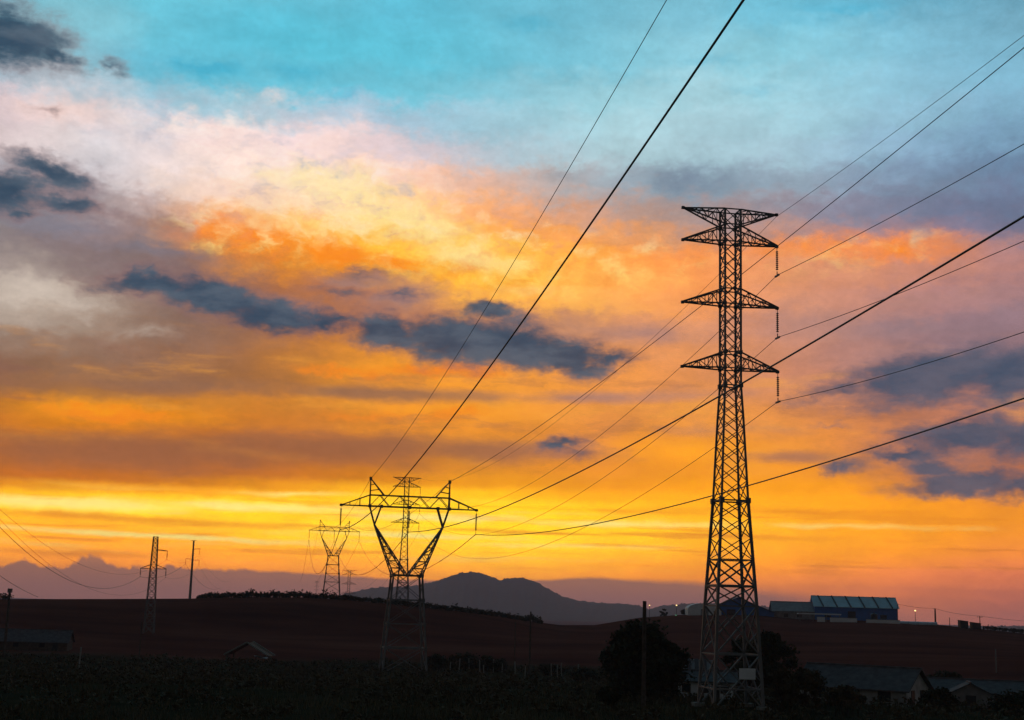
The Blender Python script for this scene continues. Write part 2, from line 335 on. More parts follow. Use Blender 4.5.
# the distant mauve cloud bank lying on the horizon
bank_pts = [(-100, 561), (0, 562), (22, 560), (40, 561), (62, 563), (80, 558), (92, 556), (104, 561), (128, 565), (170, 567), (230, 567), (300, 571), (345, 574), (420, 578), (540, 578), (600, 575.5), (650, 577.5), (700, 578), (760, 583), (830, 589), (900, 597), (1100, 612)]
rb = N.new('ShaderNodeFloatCurve')
cv = rb.mapping.curves[0]
aes = [azel(*p) for p in bank_pts]
for k, (a, e) in enumerate(aes):
    x = (a + 25) / 50
    y = e / 4.0
    if k < 2:
        cv.points[k].location = (x, y)
    else:
        cv.points.new(x, y)
rb.mapping.update()
L.new(m_('MULTIPLY_ADD', AZ, 1 / 50, .5, clamp=True), rb.inputs['Value'])
bn = noise(comb(AZ, m_('MULTIPLY', EL, .6), 71.0), 1.5, 7, .62)
top = m_('ADD', m_('MULTIPLY', rb.outputs[0], 4.0), m_('MULTIPLY', m_('SUBTRACT', bn, .5), m_('MULTIPLY_ADD', sstep(AZ, -9, -14), .95, .18)))
edge = m_('SUBTRACT', top, EL)
bsoft = sstep(AZ, 2.0, 16.0, .16, .8)
bank = m_('MULTIPLY', sstep(edge, 0.0, bsoft), sstep(AZ, 20.0, 9.0))
bcol = mixc(sstep(EL, .1, 1.7), tuple(haze_comp(lin((124, 94, 98)), .3)), tuple(haze_comp(lin((162, 112, 94)), 1.6)))
col = mixc(m_('MULTIPLY', bank, .93), col, bcol)

# behind the viewer: the clear dusk sky itself
sky_tex = N.new('ShaderNodeTexSky')
sky_tex.sky_type = 'NISHITA'
sky_tex.sun_disc = False
sky_tex.sun_elevation = math.radians(1.5)
sky_tex.sun_rotation = math.radians(-8)
nish = v_('SCALE', sky_tex.outputs[0], .052)
nish = mixc(1.0, nish, (.011, .013, .019), 'ADD')
zen = sstep(EL, 27.0, 60.0, 1.0, .3)
col = mixc(1.0, col, comb(zen, zen, zen), 'MULTIPLY')
front = sstep(dy, .1, .75)
col = mixc(front, nish, col)
col = mixc(sstep(EL, -1.0, -4.0), col, (.012, .010, .010))
bg = N.new('ShaderNodeBackground')
L.new(col, bg.inputs[0])
bg.inputs[1].default_value = 1.06
wo = N.new('ShaderNodeOutputWorld')
L.new(bg.outputs[0], wo.inputs[0])
world.cycles.sampling_method = 'MANUAL'
world.cycles.sample_map_resolution = 256

# ------------------------------------------------------------------ sun (already on the horizon, veiled)
sd = bpy.data.lights.new('sun', 'SUN')
sd.energy = .05
sd.angle = math.radians(12)
sd.color = (1, .62, .32)
sun = bpy.data.objects.new('sun', sd)
COL.objects.link(sun)
sdir = Vector((math.sin(math.radians(-8)) * math.cos(math.radians(1.5)), math.cos(math.radians(-8)) * math.cos(math.radians(1.5)), math.sin(math.radians(1.5))))
sun.rotation_euler = sdir.to_track_quat('Z', 'Y').to_euler()
sun.location = (0, 0, 300)

# ------------------------------------------------------------------ helpers
rnd = random.Random(7)


def mat(name, color, rough=.8, metal=0.0, var=.25, scale=1.5, color2=None, bump=0.0, emit=None):
    m = bpy.data.materials.new(name); m.use_nodes = True
    n, l = m.node_tree.nodes, m.node_tree.links
    b = n['Principled BSDF']
    b.inputs['Roughness'].default_value = rough
    b.inputs['Metallic'].default_value = metal
    if rough > .7:
        b.inputs['Specular IOR Level'].default_value = .08
    t = n.new('ShaderNodeTexCoord'); nz = n.new('ShaderNodeTexNoise')
    nz.inputs['Scale'].default_value = scale; nz.inputs['Detail'].default_value = 6; nz.inputs['Roughness'].default_value = .6
    l.new(t.outputs['Object'], nz.inputs['Vector'])
    r = n.new('ShaderNodeValToRGB')
    r.color_ramp.elements[0].position = .3; r.color_ramp.elements[1].position = .7
    c2 = color2 or tuple(c * (1 + var) for c in color)
    r.color_ramp.elements[0].color = (*[c * (1 - var) for c in color], 1)
    r.color_ramp.elements[1].color = (*c2, 1)
    l.new(nz.outputs['Fac'], r.inputs[0]); l.new(r.outputs[0], b.inputs['Base Color'])
    if bump:
        bp = n.new('ShaderNodeBump'); bp.inputs['Strength'].default_value = bump
        l.new(nz.outputs['Fac'], bp.inputs['Height']); l.new(bp.outputs[0], b.inputs['Normal'])
    if emit:
        b.inputs['Emission Color'].default_value = (*emit[0], 1)
        b.inputs['Emission Strength'].default_value = emit[1]
    return m


M = {
    'steel': mat('galvanised_steel', (.175, .175, .18), .6, .4, .2, .8),
    'glass_insul': mat('brown_insulator', (.06, .04, .035), .3, 0, .2, 3),
    'wire': mat('aluminium_wire', (.10, .10, .105), .6, .5, .1, 2),
    'wood': mat('weathered_wood', (.10, .08, .065), .9, 0, .35, 3, bump=.2),
    'concrete': mat('old_concrete', (.28, .27, .25), .9, 0, .2, 2),
    'bark': mat('bark', (.07, .055, .04), .95, 0, .4, 4, bump=.4),
    'leaf': mat('leaves', (.048, .052, .026), .8, 0, .45, .9),
    'leaf2': mat('dry_leaves', (.085, .072, .038), .8, 0, .45, .9),
    'grass': mat('weeds', (.09, .08, .045), .9, 0, .75, .07),
    'plaster': mat('stained_plaster', (.42, .41, .40), .9, 0, .3, 1.2),
    'plaster_dark': mat('grimy_plaster', (.24, .22, .22), .9, 0, .35, .9),
    'tin': mat('dull_tin_roof', (.28, .30, .32), .7, .0, .25, .9),
    'tile': mat('grey_tiles', (.105, .10, .105), .85, 0, .3, 1.6),
    'blue_tin': mat('blue_sheet', (.03, .14, .42), .6, 0.1, .2, .6),
    'navy_tin': mat('navy_roof', (.03, .07, .17), .7, 0.1, .2, .4),
    'roof_teal': mat('pale_roof_sheet', (.38, .56, .64), .6, .0, .2, .3),
    'white': mat('white_paint', (.72, .73, .75), .7, 0, .12, .6),
    'dark': mat('dark_opening', (.02, .02, .022), .6, 0, .2, 2),
    'pane': mat('window_glass', (.03, .035, .04), .15, 0, .2, 2),
    'rust': mat('rusty_tin', (.16, .09, .06), .8, .2, .4, 1.2),
    'lamp': mat('lit_lamp', (.9, .7, .4), .5, 0, .05, 1, emit=((1, .66, .26), 2.2)),
    'lamp_green': mat('green_lamp', (.3, .9, .5), .5, 0, .05, 1, emit=((.3, 1, .5), .6)),
    'plastic': mat('pale_film', (.42, .46, .50), .45, 0, .2, .8),
}


class MB:
    def __init__(s):
        s.v, s.f = [], []

    def add(s, vs, fs):
        o = len(s.v)
        s.v += [tuple(v) for v in vs]
        s.f += [tuple(i + o for i in f) for f in fs]
        return s

    def bar(s, p, q, w, w2=None):
        p, q = Vector(p), Vector(q)
        d = (q - p)
        if d.length < 1e-6:
            return s
        d.normalize()
        up = Vector((0, 0, 1)) if abs(d.z) < .9 else Vector((0, 1, 0))
        a = d.cross(up).normalized(); b = a.cross(d)
        w2 = w if w2 is None else w2
        vs = []
        for c, ww in ((p, w), (q, w2)):
            for sa, sb in ((-1, -1), (1, -1), (1, 1), (-1, 1)):
                vs.append(c + a * sa * ww / 2 + b * sb * ww / 2)
        return s.add(vs, [(0, 1, 2, 3), (7, 6, 5, 4), (0, 4, 5, 1), (1, 5, 6, 2), (2, 6, 7, 3), (3, 7, 4, 0)])

    def box(s, x0, x1, y0, y1, z0, z1):
        vs = [(x, y, z) for z in (z0, z1) for x, y in ((x0, y0), (x1, y0), (x1, y1), (x0, y1))]
        return s.add(vs, [(3, 2, 1, 0), (4, 5, 6, 7), (0, 1, 5, 4), (1, 2, 6, 5), (2, 3, 7, 6), (3, 0, 4, 7)])

    def tube(s, pts, rad, n=8):
        pts = [Vector(p) for p in pts]
        rads = rad if isinstance(rad, (list, tuple)) else [rad] * len(pts)
        vs, fs = [], []
        for i, p in enumerate(pts):
            d = (pts[min(i + 1, len(pts) - 1)] - pts[max(i - 1, 0)]).normalized()
            up = Vector((0, 0, 1)) if abs(d.z) < .9 else Vector((0, 1, 0))
            a = d.cross(up).normalized(); b = a.cross(d)
            for k in range(n):
                t = 2 * math.pi * k / n
                vs.append(p + (a * math.cos(t) + b * math.sin(t)) * rads[i])
        for i in range(len(pts) - 1):
            for k in range(n):
                fs.append((i * n + k, i * n + (k + 1) % n, (i + 1) * n + (k + 1) % n, (i + 1) * n + k))
        fs.append(tuple(range(n))[::-1]); fs.append(tuple((len(pts) - 1) * n + k for k in range(n)))
        return s.add(vs, fs)

    def prism(s, poly, ax, t0, t1):
        """extrude a polygon of (u, z) along x (ax='x') or y"""
        n = len(poly)
        vs = [((t, u, z) if ax == 'x' else (u, t, z)) for t in (t0, t1) for u, z in poly]
        fs = [tuple(range(n)), tuple(range(2 * n - 1, n - 1, -1))] + [(i, i + n, (i + 1) % n + n, (i + 1) % n) for i in range(n)]
        return s.add(vs, fs)

    def build(s, name, material, parent=None, smooth=False):
        me = bpy.data.meshes.new(name)
        me.from_pydata(s.v, [], s.f)
        me.materials.append(material)
        if smooth:
            me.polygons.foreach_set('use_smooth', [True] * len(me.polygons))
        me.update()
        o = bpy.data.objects.new(name, me)
        COL.objects.link(o)
        if parent:
            o.parent = parent
        return o


def tag(o, label, cat, group=None):
    o['label'] = label; o['category'] = cat
    if group:
        o['group'] = group
    return o


def thing(name, label, cat, loc=(0, 0, 0), rz=0.0, group=None):
    o = bpy.data.objects.new(name, None)
    o.empty_display_size = .5
    COL.objects.link(o)
    o.location = loc; o.rotation_euler = (0, 0, rz)
    return tag(o, label, cat, group)


def copy_thing(o, label, loc, rz=None, scale=None):
    c = o.copy(); COL.objects.link(c)
    c.location = loc
    if rz is not None:
        c.rotation_euler = (0, 0, rz)
    if scale:
        c.scale = (scale,) * 3
    c['label'] = label
    for ch in list(o.children):
        d = ch.copy(); COL.objects.link(d); d.parent = c
        for g in list(ch.children):
            e = g.copy(); COL.objects.link(e); e.parent = d
    return c


# ------------------------------------------------------------------ terrain
CREST = [(-220, 600), (-60, 599), (0, 599), (100, 599), (195, 598.5), (205, 597.5), (300, 597), (350, 600), (400, 604.5), (450, 610), (500, 616), (535, 622), (560, 625), (595, 625),
         (640, 617.5), (680, 614.8), (720, 614.5), (760, 615.5), (800, 619), (850, 620), (900, 621.5), (950, 626), (1000, 631), (1024, 633.5), (1100, 640), (1300, 655)]
c_az = np.array([azel(*p)[0] for p in CREST])
c_tan = np.array([math.tan(math.radians(azel(*p)[1])) for p in CREST])


def pchip(x, xs, ys):
    xs, ys = np.asarray(xs, float), np.asarray(ys, float)
    h = np.diff(xs); d = np.diff(ys) / h
    m = np.zeros_like(ys)
    for i in range(1, len(xs) - 1):
        m[i] = 0 if d[i - 1] * d[i] <= 0 else 2 * d[i - 1] * d[i] / (d[i - 1] + d[i])
    m[0], m[-1] = d[0], d[-1]
    i = min(max(int(np.searchsorted(xs, x)) - 1, 0), len(xs) - 2)
    t = (x - xs[i]) / h[i]
    return (ys[i] * (2 * t**3 - 3 * t * t + 1) + h[i] * m[i] * (t**3 - 2 * t * t + t) + ys[i + 1] * (-2 * t**3 + 3 * t * t) + h[i] * m[i + 1] * (t**3 - t * t))


def crest_r(az):
    return float(np.interp(az, [-25, -5, 2, 6, 12, 25], [400, 395, 420, 465, 480, 480]))


def terrain(x, y):
    r = math.hypot(x, y)
    az = math.degrees(math.atan2(x, y))
    a = max(-38, min(38, az))
    if abs(az) > 90:
        a = math.copysign(38, az)
    rc = crest_r(a)
    tn = float(np.interp(a, c_az, c_tan))
    zc = rc * tn
    if r <= rc:
        z = pchip(r, [0, 15, 40, 70, 110, 160, 230, 275, 330, rc - 22, rc], [-1.7, -3.4, -5.6, -7.1, -7.5, -9.4, -11.4, -11.8, -8.9, zc - 1.0, zc])
    else:
        z = max(zc + (r - rc) * (min(tn, .002) - .010), -44.0)
    z += .18 * math.sin(x * .11 + 1.3) * math.sin(y * .09) * min(1, r / 60) * (1 if r < rc - 15 else .15)
    return EYE + z


def ground(px, r):
    """point of the terrain at a bearing seen at image column px (near the horizon), distance r"""
    az = math.radians(azel(px, 605 + (px - 512) * .0288)[0])
    x, y = r * math.sin(az), r * math.cos(az)
    return Vector((x, y, terrain(x, y)))


azs = sorted(set(list(np.linspace(-30, 30, 241)) + list(np.linspace(-180, -30, 61)) + list(np.linspace(30, 180, 61))))[:-1]
rs = [0.6] + list(np.linspace(6, 60, 10)) + list(np.linspace(70, 380, 56)) + list(np.linspace(386, 500, 39)) + list(np.geomspace(515, 9000, 40))
tv, tf = [(0, 0, terrain(0, 0.01))], []
for r in rs:
    for a in azs:
        x, y = r * math.sin(math.radians(a)), r * math.cos(math.radians(a))
        tv.append((x, y, terrain(x, y)))
na = len(azs)
for k in range(na):
    tf.append((0, 1 + (k + 1) % na, 1 + k))
for i in range(len(rs) - 1):
    for k in range(na):
        b, c = 1 + i * na, 1 + (i + 1) * na
        tf.append((b + k, b + (k + 1) % na, c + (k + 1) % na, c + k))
gm = bpy.data.materials.new('field_ground'); gm.use_nodes = True
n, l = gm.node_tree.nodes, gm.node_tree.links
g_tc = n.new('ShaderNodeTexCoord')


def gnoise(scale, det=8, rough=.6, vec=None):
    q = n.new('ShaderNodeTexNoise'); q.inputs['Scale'].default_value = scale; q.inputs['Detail'].default_value = det; q.inputs['Roughness'].default_value = rough
    l.new(vec or g_tc.outputs['Object'], q.inputs['Vector']); return q.outputs['Fac']


def gramp(f, stops):
    q = n.new('ShaderNodeValToRGB'); cr = q.color_ramp
    cr.elements[0].position, cr.elements[1].position = stops[0][0], stops[-1][0]
    cr.elements[0].color, cr.elements[1].color = (*stops[0][1], 1), (*stops[-1][1], 1)
    for p, c in stops[1:-1]:
        cr.elements.new(p).color = (*c, 1)
    l.new(f, q.inputs[0]); return q.outputs[0]


green = gramp(gnoise(.16), [(.3, (.020, .021, .012)), (.5, (.034, .033, .019)), (.7, (.060, .046, .028))])
mp = n.new('ShaderNodeMapping'); mp.inputs['Scale'].default_value = (.012, .05, .05); l.new(g_tc.outputs['Object'], mp.inputs[0])
red = gramp(gnoise(1.0, 9, .65, mp.outputs[0]), [(.3, (.060, .020, .016)), (.5, (.125, .037, .026)), (.7, (.175, .062, .042))])
ln = n.new('ShaderNodeVectorMath'); ln.operation = 'LENGTH'; l.new(g_tc.outputs['Object'], ln.inputs[0])
ad = n.new('ShaderNodeMath'); ad.operation = 'MULTIPLY_ADD'; l.new(gnoise(.02, 5), ad.inputs[0]); ad.inputs[1].default_value = 60; l.new(ln.outputs['Value'], ad.inputs[2])
mr = n.new('ShaderNodeMapRange'); mr.interpolation_type = 'SMOOTHSTEP'; l.new(ad.outputs[0], mr.inputs[0]); mr.inputs[1].default_value = 286; mr.inputs[2].default_value = 322
mx = n.new('ShaderNodeMix'); mx.data_type = 'RGBA'; l.new(mr.outputs[0], mx.inputs[0]); l.new(green, mx.inputs[6]); l.new(red, mx.inputs[7])
b = n['Principled BSDF']; b.inputs['Roughness'].default_value = .95; b.inputs['Specular IOR Level'].default_value = 0.0
l.new(mx.outputs[2], b.inputs['Base Color'])
bp = n.new('ShaderNodeBump'); bp.inputs['Strength'].default_value = .6; bp.inputs['Distance'].default_value = .6
l.new(gnoise(.9), bp.inputs['Height']); l.new(bp.outputs[0], b.inputs['Normal'])
me = bpy.data.meshes.new('ground'); me.from_pydata(tv, [], tf); me.materials.append(gm)
me.polygons.foreach_set('use_smooth', [True] * len(me.polygons)); me.update()
g = bpy.data.objects.new('ground', me); COL.objects.link(g); g['kind'] = 'structure'

# hills on the horizon
HILL = [(120, 602), (180, 600), (250, 601), (330, 597), (345, 594), (372, 588), (395, 587), (420, 585.5), (440, 580), (452, 575.5), (462, 573), (472, 572), (482, 573.5), (492, 577), (500, 580.5), (508, 578.5), (522, 577.8), (535, 581.5), (548, 589), (562, 596.5), (580, 601),
        (600, 603.2), (625, 604), (640, 606), (648, 610), (660, 606), (690, 603.6), (715, 603.2), (760, 606), (800, 611), (850, 616), (900, 624), (950, 626), (990, 627), (1015, 626), (1040, 627), (1100, 634)]
h_az = np.array([azel(*p)[0] for p in HILL]); h_tan = np.array([math.tan(math.radians(azel(*p)[1])) for p in HILL])
hm = mat('hill_scrub', (.05, .055, .04), .95, 0, .4, .01)
hv, hf = [], []
haz = np.linspace(h_az[0], h_az[-1], 620)
hr = np.concatenate([np.linspace(4300, 5800, 16), np.linspace(5900, 7600, 14)])
ph = [(rnd.uniform(0, 6.28), rnd.uniform(0, 6.28)) for _ in range(5)]
for r in hr:
    t = (r - 5800) / (1500 if r < 5800 else 1800)
    bell = max(0.0, 1 - abs(t)) ** 1.25 * (1 + .25 * (1 - abs(1 - 2 * abs(t))) )
    for a in haz:
        zp = 5800 * float(np.interp(a + .25 * t, h_az, h_tan))
        tree = .0
        if abs(t) < .09:
            for j, (p1, p2) in enumerate(ph):
                tree += math.sin(a * (17 + 23 * j) + p1) * (1.6 - .2 * j)
            tree = max(0, tree) * 1.6
        gully = 9 * math.sin(a * 6 + 3 * t + ph[0][0]) * abs(t) * (1 - abs(t)) * 2 + 5 * math.sin(a * 15 - 5 * t) * abs(t) * (1 - abs(t)) * 2
        z = -44 + (zp + 44) * min(bell, 1.0) + (gully if abs(t) > .05 else 0) + tree
        hv.append((r * math.sin(math.radians(a)), r * math.cos(math.radians(a)), EYE + z - 1.5 * (abs(t) > .99)))
nh = len(haz)
for i in range(len(hr) - 1):
    for k in range(nh - 1):
        hf.append((i * nh + k, i * nh + k + 1, (i + 1) * nh + k + 1, (i + 1) * nh + k))
me = bpy.data.meshes.new('hills'); me.from_pydata(hv, [], hf); me.materials.append(hm)
me.polygons.foreach_set('use_smooth', [True] * len(me.polygons)); me.update()
g = bpy.data.objects.new('hills', me); COL.objects.link(g); g['kind'] = 'structure'

# haze: the dusk air between here and the hills
hz = bpy.data.materials.new('dusk_air'); hz.use_nodes = True
hz.node_tree.nodes.clear()
ho = hz.node_tree.nodes.new('ShaderNodeOutputMaterial'); hp = hz.node_tree.nodes.new('ShaderNodeVolumePrincipled')
hp.inputs['Color'].default_value = (1.0, .80, .93, 1); hp.inputs['Density'].default_value = HAZE_DENS; hp.inputs['Anisotropy'].default_value = .2
hz.node_tree.links.new(hp.outputs[0], ho.inputs['Volume'])
o = MB().box(-HAZE_R, HAZE_R, -HAZE_R, HAZE_R, EYE - 45.9, HAZE_TOP).build('haze', hz)
o['kind'] = 'stuff'; o['label'] = 'thin mauve dusk haze over the far hills'; o['category'] = 'haze'

# ------------------------------------------------------------------ pylons
TH = math.atan(.168)                      # both lines run this far left of straight ahead
LDIR = Vector((-math.sin(TH), math.cos(TH), 0))
ADIR = Vector((math.cos(TH), math.sin(TH), 0))
R1, R2 = 110.0, 227.0


def sq(w, z):
    return [Vector((sx * w / 2, sy * w / 2, z)) for sx, sy in ((-1, -1), (1, -1), (1, 1), (-1, 1))]


base1 = Vector((at(730.5, 611, R1).x, R1, 0)); base1.z = terrain(base1.x, base1.y)


def z1(py):
    return at(730, py, R1).z - base1.z


ARM = 4.12
ZT = {k: z1(v) for k, v in dict(top=211, topb=226, a2=243, a2u=227, a3=305, a3u=290, a4=369, a4u=353, waist=386, ring=501, ring2=586, ring3=606, h1=654, h2=671, h3=688).items()}


def w1_(z):
    return float(np.interp(z, [0, ZT['ring3'], ZT['ring'], z1(420), ZT['waist']], [4.05, 3.25, 2.22, 1.66, 1.36]))


def make_mast():
    root = thing('transmission_tower', 'tall double-sided lattice transmission tower with four tiers of crossarms, nearest on the right', 'pylon', base1, TH, 'transmission towers')
    zt = ZT['top']
    zs = [0, ZT['h3'], ZT['h1'], ZT['ring3'], ZT['ring2']]
    for i in range(4):
        mb = MB()
        lv = [-.3, ZT['ring3'], ZT['ring'], z1(420), ZT['waist'], zt]
        for a, b_ in zip(lv[:-1], lv[1:]):
            mb.bar(sq(w1_(max(a, 0)), a)[i], sq(w1_(b_), b_ )[i], .21 if a < ZT['ring'] else .15)
        lg = mb.build('leg', M['steel'], root)
        MB().box(*[c for c in (sq(w1_(0), 0)[i].x - .45, sq(w1_(0), 0)[i].x + .45, sq(w1_(0), 0)[i].y - .45, sq(w1_(0), 0)[i].y + .45, -.6, .25)]).build('footing', M['concrete'], lg)
    br = MB()
    def panel(za, zb, wd):
        A, B = sq(w1_(za), za), sq(w1_(zb), zb)
        for i in range(4):
            j = (i + 1) % 4
            br.bar(A[i], B[j], wd); br.bar(A[j], B[i], wd)
    def ring(z, wd, gus=0.0):
        A = sq(w1_(z), z)
        for i in range(4):
            br.bar(A[i], A[(i + 1) % 4], wd)
            if gus:
                c = A[i]
                br.box(c.x - gus / 2, c.x + gus / 2, c.y - gus / 2, c.y + gus / 2, c.z - gus * .6, c.z + gus * .6)
    # lower body: two tall crosses with secondary struts
    panel(0.0, ZT['h1'], .11); panel(ZT['h1'], ZT['ring3'], .11)
    for k in ('h3', 'h1', 'ring3'):
        ring(ZT[k], .11)
    for za, zb in ((0, ZT['h1']), (ZT['h1'], ZT['ring3'])):
        A, B, Cc = sq(w1_(za), za), sq(w1_(zb), zb), sq(w1_((za + zb) / 2), (za + zb) / 2)
        for i in range(4):
            j = (i + 1) % 4
            mid = (A[i] + A[j] + B[i] + B[j]) / 4
            br.bar(Cc[i], (A[i] * .5 + mid * .5), .07); br.bar(Cc[j], (A[j] * .5 + mid * .5), .07)
            br.bar(Cc[i], (B[i] * .5 + mid * .5), .07); br.bar(Cc[j], (B[j] * .5 + mid * .5), .07)
    ring(ZT['ring2'], .17); panel(ZT['ring3'], ZT['ring2'], .10)
    z = ZT['ring2']
    # two-storey cross then narrower and narrower lacing
    A, B = sq(w1_(z), z), sq(w1_(z1(550)), z1(550))
    panel(z, z1(560), .12)
    ring(z1(560), .10)
    z = z1(560)
    while z < ZT['ring'] - .3:
        nz_ = z + .62 * w1_(z)
        if nz_ > ZT['ring'] - .7:
            nz_ = ZT['ring']
        panel(z, nz_, .07); z = nz_
    ring(ZT['ring'], .12, .36)
    while z < ZT['waist'] - .3:
        nz_ = z + .72 * w1_(z)
        if nz_ > ZT['waist'] - .6:
            nz_ = ZT['waist']
        panel(z, nz_, .065); z = nz_
    ring(z, .09, .3)
    while z < zt - .3:
        nz_ = z + 1.25
        if nz_ > zt - .6:
            nz_ = zt
        panel(z, nz_, .065); z = nz_
    for k in ('top', 'topb', 'a2', 'a3', 'a3u', 'a4', 'a4u'):
        ring(ZT[k], .09, .24 if k in ('a2', 'a3', 'a4', 'topb', 'a4u') else 0)
    br.build('bracing', M['steel'], root)
    for s in (-1, 1):
        for lo, hi, flat in (('topb', 'top', 'hi'), ('a2', 'a2u', 'lo'), ('a3', 'a3u', 'lo'), ('a4', 'a4u', 'lo')):
            ab = MB()
            zl, zh = ZT[lo], ZT[hi]
            hw = w1_(zl) / 2
            tip = Vector((s * ARM, 0, ZT[flat == 'hi' and 'top' or lo]))
            n_p = 5
            prev = None
            for sy in (-1, 1):
                L0, H0 = Vector((s * hw, sy * hw, zl)), Vector((s * hw, sy * hw, zh))
                tp = tip + Vector((0, sy * .09, 0))
                ab.bar(L0, tp, .11); ab.bar(H0, tp + Vector((0, 0, .05 if flat == 'lo' else -.05)), .11)
                for q in range(1, n_p):
                    t0, t1 = (q - 1) / n_p, q / n_p
                    ab.bar(L0.lerp(tp, t1), H0.lerp(tp, t1), .055)
                    if q % 2:
                        ab.bar(L0.lerp(tp, t0), H0.lerp(tp, t1), .055)
                    else:
                        ab.bar(H0.lerp(tp, t0), L0.lerp(tp, t1), .055)
            F0 = [Vector((s * hw, sy * hw, zh if flat == 'hi' else zl)) for sy in (-1, 1)]
            for q in range(1, n_p):
                t0, t1 = (q - 1) / n_p, q / n_p
                ab.bar(F0[q % 2].lerp(tip, t0), F0[(q + 1) % 2].lerp(tip, t1), .06)
            ab.box(tip.x - .14, tip.x + .1, -.12, .12, tip.z - .13, tip.z + .09)
            ab.build('crossarm', M['steel'], root)
    return root


tower = make_mast()
# warning plate on the nearest tower
p = at(747.6, 674, R1 - 2.0)
q = Matrix.Rotation(-TH, 3, 'Z') @ (p - base1)
sg = MB().box(q.x - .66, q.x + .66, -w1_(q.z) / 2 - .22, -w1_(q.z) / 2 - .17, q.z - .42, q.z + .42).build('sign_plate', M['white'], tower)
sg['label'] = 'pale blank plate bolted to the tower foot'

far1 = Vector((at(402, 602, 407).x, 407, 0)); far1.z = at(405.5, 477.5, 407).z - ZT['top']
third1 = Vector((at(348, 600, 800).x, 800, 0)); third1.z = at(348, 570, 800).z - ZT['top']
tiny1 = Vector((at(316, 599, 2100).x, 2100, 0)); tiny1.z = at(316, 581, 2100).z - ZT['top']
def plain_copy(o, label, loc):
    c = copy_thing(o, label, loc)
    for ch in list(c.children):
        if ch.name.startswith('sign_plate'):
            bpy.data.objects.remove(ch)
    return c
plain_copy(tower, 'slim four-tier lattice tower rising behind the nearer fork-headed pylon', far1)
plain_copy(tower, 'tiny three-armed lattice tower beyond the ridge, right of the far fork-headed pylon', third1)
plain_copy(tower, 'faintest and smallest lattice tower on the ridge, left of the far fork-headed pylon', tiny1)


def insulator(name_label, top, length, rad, cat='insulator', v_to=None):
    top = Vector(top)
    bot = v_to if v_to is not None else top - Vector((0, 0, length))
    root = thing('insulator_string', name_label, cat, top, 0, 'insulator strings on the pylons')
    d = bot - top
    ln_ = d.length; dn_ = d.normalized()
    mb = MB()
    k = int(ln_ * .78 / .17)
    pts, rr = [], []
    for i in range(k):
        t = .11 * ln_ + i * .17
        for dt, r_ in ((0, rad * .35), (.05, rad), (.09, rad), (.12, rad * .35)):
            pts.append(dn_ * (t + dt)); rr.append(r_)
    mb.tube(pts, rr, 8); mb.build('disc_stack', M['glass_insul'], root)
    hb = MB(); hb.tube([(0, 0, 0), dn_ * .12 * ln_], .03, 6); hb.build('hanger', M['steel'], root)
    cb = MB(); cb.bar(dn_ * (.86 * ln_), dn_ * ln_, .07)
    e = dn_ * ln_
    cb.bar(e - LDIR * .45 + Vector((0, 0, -.04)), e + LDIR * .45 + Vector((0, 0, -.04)), .13)
    cb.build('clamp', M['steel'], root)
    return root, top + d


def local1(x, z, b=base1):
    return b + ADIR * x + Vector((0, 0, z))


STR1 = 2.35
att = {}
att['e'] = local1(ARM, ZT['top'] - .15)
for key, nm in (('a2', 'upper'), ('a3', 'middle'), ('a4', 'lowest')):
    _, att[key] = insulator(f'insulator string hanging from the {nm} right crossarm tip of the tall near tower', local1(ARM, ZT[key] - .15), STR1, .12)
attf = {'e': local1(ARM, ZT['top'] - .15, far1)}
for key, nm in (('a2', 'upper'), ('a3', 'middle'), ('a4', 'lowest')):
    _, attf[key] = insulator(f'insulator string on the {nm} right arm of the slim tower behind the fork-headed pylon', local1(ARM, ZT[key] - .15, far1), STR1, .12)


# --- fork-headed (delta) pylon
base2 = Vector((at(405.5, 602, R2).x, R2, 0)); base2.z = terrain(base2.x, R2)
U = R2 / F                                # metres per pixel there
def z2(py):
    return at(407, py, R2).z - base2.z
Z2 = {k: z2(v) for k, v in dict(low=507.5, up=496.5, peak=480.0, waist=575.5, neck=526, r1=600, r2=640, r3=666).items()}
HB, HP = 67.5 * U, 39.6 * U              # half beam, half distance between the peaks


